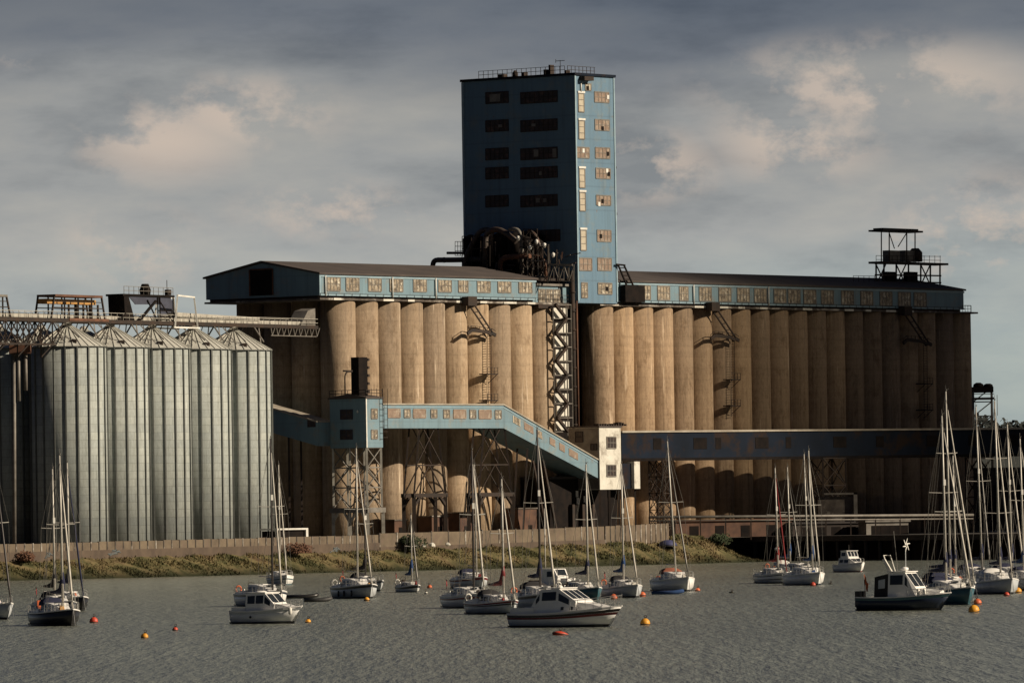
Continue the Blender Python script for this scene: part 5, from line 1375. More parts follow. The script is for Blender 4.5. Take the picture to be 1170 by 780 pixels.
    if hood and dodger:
        m = MB(); secs = []
        for x, k in ((-.19*L, 1.0), (-.16*L, 1.02), (-.11*L, .85), (-.07*L, .35)):
            row = []
            for q_ in range(9):
                a = math.pi*q_/8; row.append(Vector((x, cw_*1.08*math.cos(a), z0+hh*.8+.62*k*math.sin(a)**.7*(1 if k > .4 else .5))))
            secs.append(row)
        m.loft(secs, True, False); o = m.build('sprayhood', hood, th)
        m = MB(); m.quad(Vector((-.115*L, -cw_*.5, z0+hh*.8+.40)), Vector((-.115*L, cw_*.5, z0+hh*.8+.40)), Vector((-.072*L, cw_*.5, z0+hh*.8+.12)), Vector((-.072*L, -cw_*.5, z0+hh*.8+.12)), .02)
    # pulpit, pushpit, lifelines
    rails(th, L, w, zs, xs, .80, .985, 2, .6, 'rail', 'pulpit')
    rails(th, L, w, zs, xs, .0, .14, 2, .6, 'rail', 'pushpit', False)
    m = MB()
    for sg in (-1, 1):
        for h_ in (.3, .58): m.tube([Vector((xs(t/8, 1), sg*w(t/8)*.93, zs(t/8)+.05+h_)) for t in range(1, 7)], .012, 4, False)
        for t in range(2, 7): m.tube([Vector((xs(t/8, 1), sg*w(t/8)*.93, zs(t/8)+.05)), Vector((xs(t/8, 1), sg*w(t/8)*.93, zs(t/8)+.65))], .016, 4, False)
    m.build('lifeline', 'rail', th)
    # anchor chain, clutter in the cockpit
    m = MB(); m.tube([Vector((xs(1, 1), 0, fb)), Vector((L/2+.5, 0, .05))], .025, 4, False); m.build('mooring_line', 'rail', th)
    m = MB(); m.box(-.40*L, -.34*L, -.1, .1, fs_, fs_+.75); m.tube([Vector((-.37*L, 0, fs_+.8))+Vector((0, .3*math.cos(a*.7), .3*math.sin(a*.7))) for a in range(10)], .025, 4); m.build('steering_wheel', 'steel', th)
    if outboard or seed % 3 == 0:
        m = MB(); m.box(-L/2-.35, -L/2-.02, -.16+.4, .16+.4, fs_-.1, fs_+.45); m.box(-L/2-.25, -L/2-.1, .32, .48, -.2, fs_-.1); m.build('outboard_motor', 'blackhull' if seed % 2 else 'gelcoat', th)
    if seed % 4 in (1, 2):
        m = MB(); pts = [Vector((-L/2+.08, -Bm*.22, fs_+.45))+Vector((0, .26*math.cos(a*.63), .30*math.sin(a*.63))) for a in range(11)]; m.tube(pts, .07, 6); m.build('lifebuoy', 'whitep' if seed % 2 else 'buoyorange', th)
    for q_ in range(2+seed % 2):
        x = -.02*L+q_*.14*L; t = .5+x/L; m = MB(); 
        if fenders: m.lathe((x, -w(t)-.1, zs(t)*.45), [(.04, -.3), (.11, -.2), (.11, .2), (.04, .3)], 8); m.build('fender', fenders, th)
    for q_, x in enumerate((.02*L, .16*L)):
        m = MB(); m.box(x-.25, x+.25, -.25, .25, z0+hh*(.95-.1*q_), z0+hh*(1.02-.1*q_)+.10); m.build('hatch', 'boatglass' if (seed+q_) % 2 else 'gelcoat', th)
    for sg in (-1, 1):
        m = MB(); m.lathe((-.24*L, sg*Bm*.31, fs_+.3), [(.09, 0), (.07, .08), (.09, .18)], 8); m.build('winch', 'rail', th)
    gm_ = ['rubber', 'whitep', 'bluecloth', 'buoyorange', 'steel', 'sailcloth', 'yellowst', 'redcloth']
    for q_ in range(5):
        x = random.uniform(-.46, -.2)*L if q_ < 4 else random.uniform(.2, .36)*L; y = random.uniform(-.22, .22)*Bm*(1 if q_ < 4 else .4); a_, b_, c_h = random.uniform(.1, .3), random.uniform(.1, .3), random.uniform(.2, .6)
        zb_ = fs_ if q_ < 4 else zs(.5+x/L); m = MB(); m.hexa([Vector((x-a_, y-b_, zb_)), Vector((x+a_, y-b_, zb_)), Vector((x-a_, y+b_, zb_)), Vector((x+a_, y+b_, zb_)), Vector((x-a_*.6, y-b_*.7, zb_+c_h)), Vector((x+a_*.7, y-b_*.8, zb_+c_h*.8)), Vector((x-a_*.8, y+b_*.6, zb_+c_h)), Vector((x+a_*.5, y+b_*.7, zb_+c_h*.9))]); m.build('gear_bag', random.choice(gm_), th)
    if seed % 3 == 1:
        m = MB(); m.tube([Vector((-L/2+.05, -.4, fs_)), Vector((-L/2-.3, -.5, fs_+1.6))], .02, 4); fs2 = m.build('flag_staff', 'wire', th)
        m = MB(); m.loft([[Vector((-L/2-.3+.09*k, -.5+.07*math.sin(k*1.3), fs_+1.55-.10*k)), Vector((-L/2-.22+.08*k, -.48+.07*math.sin(k*1.3+.6), fs_+1.05-.12*k))] for k in range(5)], True, False); sub(m, 'flag', 'redcloth', fs2)
    if radar:
        m = MB(); m.tube([Vector((-L/2+.3, .5, fs_)), Vector((-L/2+.3, .5, fs_+2.4))], .04, 6); m.lathe((-L/2+.3, .5, fs_+2.4), [(.1, 0), (.28, .06), (.28, .22), (.1, .28)], 12); m.build('radar_dome', 'gelcoat', th)
    if dan:
        m = MB(); m.box(-L/2-.05, -L/2+.22, -.35, -.05, fs_+.15, fs_+.95); m.build('horseshoe_lifebelt', 'buoyorange', th)
    if mizzen:
        m = MB(); m.tube([Vector((-.34*L, 0, fs_)), Vector((-.34*L, 0, MH*.68))], .07, 6); m.build('mizzen_mast', mastm, th)
    return th

st_m = [('stripe', 'maroon', .80, .97)]
st_mb = [('stripe', 'maroon', .86, .98), ('lower_stripe', 'blackhull', .70, .80)]
st_b = [('stripe', 'blackhull', .80, .97)]
st_n = [('stripe', 'navyhull', .82, .95)]
st_g = [('stripe', 'tealhull', .6, .72)]
sailboat('light grey sailing boat cut off by the left edge of the photo', -62, 29, 708, 8, 522, 'greyhull', None, 'bluecloth', 'darkmast', None, 'blackhull', lean=.4, seed=2, dan=True, ratio=1.25)
sailboat('black hulled sailing boat with cream foredeck beside a red mooring buoy, front left', 30, 101, 715, 74, 520, 'blackhull', None, 'navycloth', 'sailcloth', 'navycloth', 'blackhull', lean=.5, seed=3, dan=True, ratio=1.3)
sailboat('dark sailing boat partly hidden behind the black hull, its boom cover trailing left', 34, 96, 703, 58, 535, 'navyhull', None, 'blackcloth', 'darkmast', 'blackcloth', 'blackhull', lean=.3, seed=4, furl_on=False)
sailboat('dark hulled sailing boat behind the black hull with its pulpit showing past that bow', 46, 110, 698, 80, 528, 'blackhull', None, 'navycloth', 'navycloth', None, 'blackhull', lean=.2, seed=5)
sailboat('white sailing boat behind the stern of the white cabin cruiser', 267, 337, 693, 313, 500, 'whitehull', st_n, None, 'sailcloth', None, 'navyhull', 'darkmast', seed=6, dodger=False, outboard=True)
sailboat('small white boat with green stripe beyond the white cabin cruiser', 308, 334, 669, 316, 530, 'whitehull', st_g, None, 'sailcloth', None, 'tealhull', seed=8, ratio=1.5)
sailboat('blue grey sailing boat with black top stripe and furled white jib, left of centre', 378, 438, 684, 409, 511, 'greyhull', st_b, None, 'sailcloth', 'whitep', 'blackhull', seed=9, fenders='blackhull', dodger=False, dan=False, lean=-.2)
sailboat('dark masted sailing boat partly hidden behind the blue grey boat', 388, 446, 676, 418, 545, 'greyhull', st_n, 'blackcloth', 'sailcloth', 'blackcloth', 'blackhull', 'darkmast', seed=10, furl_on=False)
sailboat('smallest sailing boat, black and white hull with blue boom cover near the dark bush', 452, 484, 677, 471, 588, 'whitehull', [('stripe', 'blackhull', .62, .97)], 'bluecloth', 'wire', None, 'blackhull', seed=13, outboard=True, ratio=1.35)
sailboat('grey sailing boat with broad maroon top stripe and dark sprayhood, furthest back at centre', 515, 562, 673, 545, 530, 'greyhull', st_m, None, 'sailcloth', 'navycloth', 'blackhull', seed=15, lean=.3)
sailboat('white sailing boat with red stripe and dark mast left of the maroon striped sloop', 505, 566, 695, 542, 514, 'whitehull', [('stripe', 'redhull', .70, .85)], None, 'sailcloth', None, 'blackhull', 'darkmast', seed=16, dodger=False)
sailboat('sleek white sloop with maroon and black stripes and maroon sail cover', 532, 600, 702, 576, 547, 'greyhull', st_mb, 'maroon', 'sailcloth', 'blackcloth', 'blackhull', seed=17, fenders=None, ratio=1.2, lean=.2)
sailboat('grey sailing boat with large black canopy behind the big cruiser stern', 584, 648, 697, 618, 490, 'greyhull', st_b, 'navycloth', 'sailcloth', 'blackcloth', 'blackhull', 'darkmast', seed=18, lean=.3)
sailboat('teal hulled sailing boat with long dark boom cover behind the big cruiser bow', 636, 694, 686, 672, 530, 'tealhull', None, 'navycloth', 'sailcloth', None, 'tealhull', seed=21, lean=.1)
sailboat('grey hulled sloop with bright blue sail bag and orange buoy at its bow', 688, 738, 683, 713, 529, 'greyhull', None, 'bluecloth', 'sailcloth', 'blackcloth', 'blackhull', seed=22, lean=.3)
sailboat('white sloop with orange and blue sprayhood beside a small blue dinghy', 746, 797, 676, 773, 503, 'whitehull', None, None, 'wire', 'orangecloth', 'blackhull', seed=23, lean=2.6, ratio=1.3)
sailboat('white striped sailing boat with red boom cover and red furled jib', 864, 906, 667, 889, 534, 'whitehull', [('stripe', 'blackhull', .78, .86), ('lower_stripe', 'blackhull', .40, .48)], 'redcloth', 'redcloth', None, 'blackhull', seed=24, lean=.8)
sailboat('white sailing boat between the red canvas boat and the one with blue cover', 876, 922, 661, 903, 533, 'whitehull', None, 'bluecloth', 'wire', 'whitep', 'navyhull', seed=26, radar=True, lean=.8)
sailboat('white sailing boat with blue cover and a red buoy at its waterline', 898, 945, 669, 929, 514, 'whitehull', None, 'bluecloth', 'sailcloth', None, 'navyhull', seed=27, lean=1.0)
sailboat('sailing boat hidden behind the white one with the red buoy, only mast showing', 890, 940, 663, 924, 518, 'whitehull', None, None, 'wire', None, 'navyhull', seed=28, lean=1.0)
sailboat('teal hulled yacht just right of the navy workboat in the right cluster', 1046, 1119, 691, 1082, 474, 'tealhull', None, 'navycloth', 'sailcloth', 'navycloth', 'tealhull', seed=30, lean=.6, ratio=1.35)
sailboat('white yacht with the tallest mast in the right cluster', 1040, 1122, 684, 1086, 446, 'whitehull', st_n, 'navycloth', 'sailcloth', 'navycloth', 'navyhull', seed=31, spr=2, lean=.5, ratio=1.4)
sailboat('farthest yacht in the right cluster with a short slender mast', 1052, 1112, 677, 1091, 520, 'whitehull', None, 'navycloth', 'wire', None, 'navyhull', seed=32, lean=.4)
sailboat('white yacht with navy boom cover and pale mast right of the tallest mast', 1088, 1140, 671, 1126, 464, 'whitehull', None, 'navycloth', 'wire', 'navycloth', 'navyhull', seed=34, spr=1, lean=1.2)
sailboat('grey hulled yacht with bright white wheelhouse in the right cluster', 1116, 1163, 679, 1144, 457, 'greyhull', None, 'navycloth', 'sailcloth', 'gelcoat', 'blackhull', seed=35, spr=2, lean=1.0)
sailboat('white yacht near the right edge with orange mooring buoy at its bow', 1128, 1178, 671, 1157, 484, 'whitehull', None, 'navycloth', 'sailcloth', 'navycloth', 'navyhull', seed=36, lean=1.0)
sailboat('yacht cut off by the right edge of the photo', 1146, 1200, 675, 1168, 500, 'greyhull', None, 'bluecloth', 'sailcloth', 'navycloth', 'navyhull', seed=38, lean=.8)

# motor cruisers
def cruiser(label, xl, xr, wl, phi, L, Bm, fs_, fb, hullm, stripe, boot, builder, name='motor_cruiser', cat='motor boat'):
    cx = (xl+xr)/2; th = thing(name, label, cat, (0, 0, 0), 0, None, world=False); place(th, cx, wl-1.2, phi)
    w, zs, xs = hull(th, L, Bm, fs_, fb, hullm, 'gelcoat', stripe, boot, transom=.88, entry=1.1, rake=.14); builder(th, L, Bm, w, zs, xs, fs_, fb); return th
def bigc(th, L, Bm, w, zs, xs, fs_, fb):
    z = fs_+.0
    st = [(-.10*L, Bm*.42, Bm*.36, z-.05, z+.92), (.08*L, Bm*.39, Bm*.32, z, z+.90), (.26*L, Bm*.29, Bm*.20, z+.1, z+.66), (.41*L, Bm*.13, Bm*.06, z+.3, z+.46)]
    c = house(th, st, 'gelcoat', 'foredeck_trunk'); side_win(c, st, 1, .06, .20, .30, .58); side_win(c, st, 1, .36, .50, .30, .58); side_win(c, st, 0, .6, .75, .3, .55)
    z1 = z+.88
    sw = [(-.29*L, Bm*.40, Bm*.38, z-.1, z+.35), (-.20*L, Bm*.40, Bm*.32, z-.1, z+1.72), (-.03*L, Bm*.39, Bm*.31, z-.1, z+1.80), (.14*L, Bm*.35, Bm*.32, z-.1, z1)]
    wh = house(th, sw, 'gelcoat', 'wheelhouse')
    side_win(wh, sw, 1, .12, .90, .56, .88); side_win(wh, sw, 2, .05, .62, .56, .84); side_win(wh, sw, 0, .6, .95, .6, .85)
    top_win(wh, sw, 2, .14, .80, .06, .32); top_win(wh, sw, 2, .14, .80, .38, .62); top_win(wh, sw, 2, .14, .80, .68, .94)
    m = MB(); m.box(-.22*L, -.01*L, -Bm*.31, Bm*.31, z+1.80, z+1.86); m.build('wheelhouse_roof', 'gelcoat', th)
    m = MB(); m.box(-.47*L, -.25*L, -Bm*.40, -Bm*.36, z, z+.45); m.box(-.47*L, -.25*L, Bm*.36, Bm*.40, z, z+.45); m.box(-.48*L, -.46*L, -Bm*.4, Bm*.4, z, z+.35); m.build('cockpit_coaming', 'gelcoat', th)
    m = MB(); m.box(-.40*L, -.30*L, -.5, .5, z, z+.5); m.build('engine_box', 'whitep', th)
    m = MB(); m.lathe((-.10*L, 0, z+1.76), [(.1, 0), (.22, .05), (.2, .2), (.05, .28)], 10); m.tube([Vector((-.15*L, .5, z+1.7)), Vector((-.17*L, .5, z+3.2))], .02, 4); m.build('aerial', 'whitep', th)
    rails(th, L, w, zs, xs, .62, .99, 6, .75, 'rail', 'pulpit'); m = MB(); m.tube([Vector((-.47*L, -Bm*.38, z+.4)), Vector((-.47*L, -Bm*.38, z+.9)), Vector((-.36*L, -Bm*.38, z+.9))], .02, 4); m.build('grab_rail', 'rail', th)
cruiser('big white motor cruiser with black and red stripe, nearest boat at centre', 585, 719, 717, R(40), 9.5, 3.1, .95, 1.45, 'whitehull', [('stripe', 'maroon', .60, .74), ('upper_stripe', 'blackhull', .75, .90)], 'blackhull', bigc)
def smallc(th, L, Bm, w, zs, xs, fs_, fb):
    z = fs_
    st = [(-.02*L, Bm*.41, Bm*.37, z, z+.58), (.20*L, Bm*.34, Bm*.27, z, z+.55), (.40*L, Bm*.15, Bm*.08, z+.22, z+.34)]
    house(th, st, 'gelcoat', 'foredeck_trunk')
    sw = [(-.26*L, Bm*.40, Bm*.35, z, z+1.35), (.02*L, Bm*.40, Bm*.33, z, z+1.42), (.17*L, Bm*.36, Bm*.32, z, z+.5)]
    wh = house(th, sw, 'gelcoat', 'wheelhouse'); side_win(wh, sw, 0, .10, .5, .42, .86); side_win(wh, sw, 0, .56, .96, .42, .86); side_win(wh, sw, 1, .06, .6, .45, .85)
    top_win(wh, sw, 1, .12, .8, .05, .47); top_win(wh, sw, 1, .12, .8, .53, .95)
    m = MB(); m.lathe((-.14*L, 0, z+1.36), [(.55, 0), (.55, .08), (.3, .2)], 14); m.box(-.3*L, .04*L, -Bm*.36, Bm*.36, z+1.40, z+1.46); m.build('wheelhouse_roof', 'gelcoat', th)
    m = MB(); m.box(-.47*L, -.26*L, -Bm*.42, -Bm*.37, z-.1, z+.3); m.box(-.47*L, -.26*L, Bm*.37, Bm*.42, z-.1, z+.3); m.build('cockpit_coaming', 'gelcoat', th)
    rails(th, L, w, zs, xs, .7, .98, 3, .5, 'rail', 'pulpit')
    m = MB(); m.lathe((.40*L, -Bm*.28, z*.9), [(.04, -.2), (.14, -.1), (.14, .3), (.04, .4)], 8); m.build('fender', 'whitep', th)
    m = MB(); m.lathe((-.15*L, -w(.35)-.01, z*.55), [(.02, -.1), (.12, 0), (.02, .1)], 8); m.build('porthole', 'boatglass', th)
cruiser('small white cabin cruiser with dark windows, front left', 266, 352, 713, R(38), 6.4, 2.5, .95, 1.3, 'whitehull', [('stripe', 'greyhull', .80, .93)], 'blackhull', smallc)
def workb(th, L, Bm, w, zs, xs, fs_, fb):
    z = fs_
    m = MB()
    st = [(-.14*L, Bm*.38, Bm*.34, z, z+.65), (.2*L, Bm*.30, Bm*.24, z, z+.62), (.40*L, Bm*.12, Bm*.08, z+.3, z+.5)]
    c = house(th, st, 'gelcoat', 'foredeck_trunk'); side_win(c, st, 0, .2, .5, .3, .7)
    sw = [(-.14*L, Bm*.38, Bm*.32, z, z+1.95), (.04*L, Bm*.37, Bm*.30, z, z+1.98), (.17*L, Bm*.34, Bm*.28, z, z+.6)]
    wh = house(th, sw, 'gelcoat', 'wheelhouse'); side_win(wh, sw, 0, .12, .9, .5, .88); side_win(wh, sw, 1, .05, .6, .5, .86); top_win(wh, sw, 1, .1, .82, .05, .47); top_win(wh, sw, 1, .1, .82, .53, .95)
    m = MB(); m.box(-.16*L, .06*L, -Bm*.34, Bm*.34, z+1.98, z+2.05); m.build('wheelhouse_roof', 'gelcoat', th)
    sc = [(-.30*L, Bm*.36, Bm*.30, z, z+1.6), (-.145*L, Bm*.37, Bm*.33, z, z+1.85)]
    c = house(th, sc, 'blackcloth', 'canopy'); side_win(c, sc, 0, .3, .8, .4, .8, 'greyhull')
    m = MB(); m.tube([Vector((-.16*L, -.5, z+1.9)), Vector((-.22*L, -.5, z+3.3)), Vector((-.22*L, .5, z+3.3)), Vector((-.16*L, .5, z+1.9))], .05, 6); m.build('radar_arch', 'whitep', th)
    m = MB(); m.hexa([Vector((-.15*L, -.75, z+1.9)), Vector((-.10*L, -.75, z+1.9)), Vector((-.15*L, -.6, z+1.9)), Vector((-.10*L, -.6, z+1.9)), Vector((-.22*L, -.75, z+3.0)), Vector((-.19*L, -.75, z+3.0)), Vector((-.22*L, -.6, z+3.0)), Vector((-.19*L, -.6, z+3.0))]); m.build('rescue_board', 'whitep', th)
    m = MB(); m.tube([Vector((-.12*L, .3, z+2)), Vector((-.16*L, .3, z+5.2))], .025, 4); m.build('aerial', 'wire', th)
    m = MB(); m.lathe((-.02*L, 0, z+2.05), [(.1, 0), (.3, .08), (.3, .25), (.1, .33)], 12); m.build('radar_dome', 'gelcoat', th)
    px_ = Vector((-.06*L, .7, z+1.9)); m = MB(); m.tube([px_, px_+Vector((0, 0, 2.2))], .035, 5); g_ = m.build('wind_generator', 'greyhull', th)
    m = MB(); c = px_+Vector((.1, 0, 2.2))
    for k in range(6):
        a = k*math.pi/3+.2; d = Vector((0, math.cos(a), math.sin(a))); e_ = Vector((0, -d.z, d.y)); m.quad(c+e_*.03, c+e_*.12+d*.15, c+d*.55+e_*.03, c+d*.55-e_*.02, .010)
    m.lathe(c+Vector((0, 0, -.1)), [(.1, 0), (.1, .2)], 8); sub(m, 'blade', 'whitep', g_)
    m = MB(); m.tube([Vector((-.47*L, 0, z)), Vector((-.49*L, 0, z+1.9))], .025, 5); fl_ = m.build('flag_staff', 'wire', th)
    m = MB(); rows = []
    for k in range(6): rows.append([Vector((-.488*L-.0+.09*k, .1*math.sin(k*1.2)-.08*k*0, z+1.85-.16*k)), Vector((-.485*L+.06*k, .1*math.sin(k*1.2+.5), z+1.1-.14*k))])
    m.loft(rows, True, False); sub(m, 'flag', 'buoyorange', fl_)
    m = MB(); m.box(-L/2-.45, -L/2-.02, -.5, -.1, .3, z+.5); m.box(-L/2-.45, -L/2-.02, .1, .5, .3, z+.5); m.build('outboard_motor', 'blackhull', th)
    rails(th, L, w, zs, xs, .6, .98, 4, .5, 'rail', 'pulpit')
    for x in (.2, .26): 
        m = MB(); m.lathe((x*L, -w(.5+x)*.8, zs(.7)+.25), [(.04, -.25), (.13, -.15), (.13, .25), (.04, .35)], 8); m.build('fender', 'whitep', th)
cruiser('navy hulled workboat with cream wheelhouse, wind generator and orange stern flag', 982, 1091, 698, R(34), 8.1, 2.8, 1.05, 1.35, 'navyhull', [('stripe', 'tealhull', .78, .97)], 'blackhull', workb, 'workboat')
def fish(th, L, Bm, w, zs, xs, fs_, fb):
    z = fs_; sw = [(-.15*L, Bm*.30, Bm*.27, z, z+1.7), (.10*L, Bm*.29, Bm*.26, z, z+1.7), (.16*L, Bm*.28, Bm*.24, z, z+1.0)]
    wh = house(th, sw, 'gelcoat', 'wheelhouse'); side_win(wh, sw, 0, .5, .9, .55, .85); top_win(wh, sw, 1, .1, .9, .1, .9)
    m = MB(); m.box(.2*L, .33*L, -.5, .5, z, z+.8); m.build('hatch', 'gelcoat', th)
    m = MB(); m.tube([Vector((-.18*L, 0, z)), Vector((-.18*L, 0, z+7.5))], .06, 6); m.build('mast', 'alu', th)
    rails(th, L, w, zs, xs, .6, .98, 3, .6, 'rail', 'pulpit')
    m = MB(); m.box(-.44*L, -.22*L, -.5, .5, z, z+.6); m.build('deck_gear', 'rust', th)
cruiser('red hulled fishing boat with tall white wheelhouse behind the big cruiser', 608, 660, 684, R(52), 7.8, 2.8, 1.1, 1.7, 'redhull', [('stripe', 'gelcoat', .9, .98)], 'blackhull', fish, 'fishing_boat', 'fishing boat')
def tiny(th, L, Bm, w, zs, xs, fs_, fb):
    z = fs_
    s1_ = [(-.25*L, Bm*.42, Bm*.38, z-.1, z+.85), (.15*L, Bm*.36, Bm*.32, z-.1, z+.85), (.30*L, Bm*.24, Bm*.18, z, z+.3)]
    c = house(th, s1_, 'gelcoat', 'lower_cabin'); side_win(c, s1_, 0, .1, .45, .4, .8); side_win(c, s1_, 0, .55, .95, .4, .8); top_win(c, s1_, 1, .15, .8, .08, .47); top_win(c, s1_, 1, .15, .8, .53, .92)
    s2_ = [(-.22*L, Bm*.33, Bm*.29, z+.85, z+1.75), (.02*L, Bm*.32, Bm*.28, z+.85, z+1.75), (.10*L, Bm*.31, Bm*.27, z+.85, z+1.0)]
    c = house(th, s2_, 'gelcoat', 'upper_wheelhouse'); side_win(c, s2_, 0, .15, .85, .3, .8)
    for v in (.06, .38, .70): top_win(c, s2_, 1, .1, .9, v, v+.25)
    m = MB(); m.box(-.24*L, .05*L, -Bm*.32, Bm*.32, z+1.753, z+1.83); m.build('wheelhouse_roof', 'gelcoat', th)
    m = MB(); m.tube([Vector((-.1*L, 0, z+1.8)), Vector((-.1*L, 0, z+2.6))], .025, 4); m.build('aerial', 'wire', th)
    rails(th, L, w, zs, xs, .7, .98, 2, .5, 'rail', 'pulpit')
cruiser('small distant white cabin boat with two rows of windows by the dark quay', 958, 988, 654.5, R(66), 6.5, 2.6, .95, 1.25, 'gelcoat', None, 'redhull', tiny, 'cabin_boat', 'motor boat')
def dinghy(label, px, py, phi, L, mat, cat='dinghy', boat='dinghy'):
    th = thing(boat, label, cat, (0, 0, 0), 0, None, world=False); place(th, px, py, phi)
    m = MB(); r_ = .2; w_ = L*.2
    pts = [Vector((-L/2, -w_, .15)), Vector((L*.2, -w_, .17)), Vector((L*.42, -w_*.5, .26)), Vector((L/2, 0, .32)), Vector((L*.42, w_*.5, .26)), Vector((L*.2, w_, .17)), Vector((-L/2, w_, .15))]
    m.tube(arc(pts, 3), r_, 8); m.build('tube', mat, th)
    m = MB(); m.box(-L/2+.1, L*.3, -w_, w_, .02, .1); m.build('floor', 'rubber', th)
    m = MB(); m.box(-.15, .15, -w_, w_, .3, .36); m.build('seat', 'greysteel', th)
    return th
dinghy('small blue dinghy tied alongside the white sloop with orange sprayhood', 763, 678.5, R(10), 3.0, 'bluecloth')
dinghy('low black inflatable raft floating right of the white cabin cruiser', 345, 683, R(0), 3.2, 'blackhull')
dinghy('low dark inflatable floating furthest right behind the white cabin cruiser', 363, 687, R(-5), 2.6, 'rubber')
# blue cover on the bank
th = thing('covered_dinghy', 'violet blue tarpaulin hump on the bank behind the white sloop', 'covered boat', (0, 0, 0)); a, _ = AZ(763, 620, -24); c = P(a, -24, bank_z(a, .7)-.1); th.location = c
m = MB(); m.lathe(c, [(1.5, .1), (1.4, .4), (1.0, .8), (.4, 1.0)], 14); m.build('tarpaulin', 'skyblue', th)
m = MB(); m.lathe(c, [(1.57, 0), (1.57, .12)], 14); m.build('hull', 'rubber', th)

# buoys
def buoy(label, px, py, r, mat, kind='ball'):
    th = thing('mooring_buoy', label, 'buoy', (0, 0, 0), 0, 'mooring buoys floating on the river', world=False); g = G(px, py); th.location = Vector((g.x, g.y, 0)); th.rotation_euler = (R(random.uniform(-9, 9)), R(random.uniform(-9, 9)), 0)
    r *= .86; m = MB()
    if kind == 'ball': m.lathe((0, 0, r*.35), [(r*.05, -r), (r*.5, -r*.86), (r*.86, -r*.5), (r, 0), (r*.86, r*.5), (r*.5, r*.86), (r*.12, r)], 16); zt = r*1.3
    elif kind == 'flat': m.lathe((0, 0, 0), [(r*.6, -.2), (r, 0), (r*.98, .25*r), (r*.5, .42*r), (r*.1, .5*r)], 18); zt = .5*r
    m.build('float', mat, th)
    m = MB(); m.lathe((0, 0, zt-.02), [(.07, 0), (.07, .08)], 8); m.tube([Vector((.09*math.cos(a*.785), 0, zt+.14+.09*math.sin(a*.785))) for a in range(9)], .022, 5); m.build('mooring_ring', 'steel', th)
    m = MB(); m.lathe((0, 0, .02), [(r*1.02, 0), (r*1.02, .07)], 16); m.build('waterline_band', 'buoydark', th)
    return th
random.seed(5)
for a_ in [('red round buoy at the bow of the black hulled sailing boat', 107, 711, .40, 'buoyred'), ('lone yellow buoy on open water in front of the left boats', 165, 728.5, .30, 'buoyyellow'),
           ('small lone red buoy on open water right of the yellow one', 200, 720, .24, 'buoyred'), ('amber buoy in front of the blue grey sailing boat', 419, 686, .32, 'buoyyellow'),
           ('yellowish buoy at the bow of the white cabin cruiser', 352, 711, .26, 'buoyyellow'), ('pale orange buoy right of the smallest sailing boat', 491, 671.5, .33, 'buoyorange'),
           ('small white pick-up buoy right of the smallest sailing boat', 487, 678, .2, 'whitep'), ('orange buoy between the teal hull and the big cruiser bow', 701, 684, .42, 'buoyorange'),
           ('orange buoy under the bow of the sloop with the blue sail bag', 734, 681, .40, 'buoyorange'), ('orange buoy under the bow of the sloop with orange sprayhood', 797, 675, .3, 'buoyorange'),
           ('red buoy against the white hull with blue cover', 929, 669, .36, 'buoyred'), ('large yellow buoy in front of the teal yacht', 1113, 699, .5, 'buoyyellow'),
           ('orange buoy above the large yellow buoy at the teal bow', 1117, 690, .42, 'buoyorange'), ('dark red buoy in front of the grey yacht with white wheelhouse', 1150, 680.5, .32, 'buoyred'),
           ('yellow buoy near the right edge of the photo', 1163, 677, .45, 'buoyyellow'), ('small orange buoy at the far left edge behind the grey boat stern', 4, 700, .2, 'buoyorange')]: buoy(*a_)
buoy('flat red buoy floating in front of the big motor cruiser', 640, 725, .62, 'buoyred', 'flat')
buoy('yellow topped dark buoy just ahead of the big cruiser bow', 737, 713.5, .42, 'buoyyellow')
buoy('dark weedy buoy alone on open water left of the red canvas boat', 836, 677, .30, 'buoydark', 'flat')
buoy('small dark buoy just right of the white boats near the distant cabin boat', 949, 667, .26, 'buoydark', 'flat')
buoy('dark buoy low in the water left of the blue grey sailing boat', 371, 686, .22, 'buoydark', 'flat')

# ------------------------------------------------------------------ light and sky
SUN_EL, s_h = R(27), Vector((.965, -.262, 0)).normalized()
sd = Vector((s_h.x*math.cos(SUN_EL), s_h.y*math.cos(SUN_EL), math.sin(SUN_EL)))
ld = bpy.data.lights.new('sun', 'SUN'); ld.energy = 4.9; ld.angle = R(.6); ld.color = (1, .85, .66)
lo = bpy.data.objects.new('sun', ld); COL.objects.link(lo); lo.rotation_euler = sd.to_track_quat('Z', 'Y').to_euler()
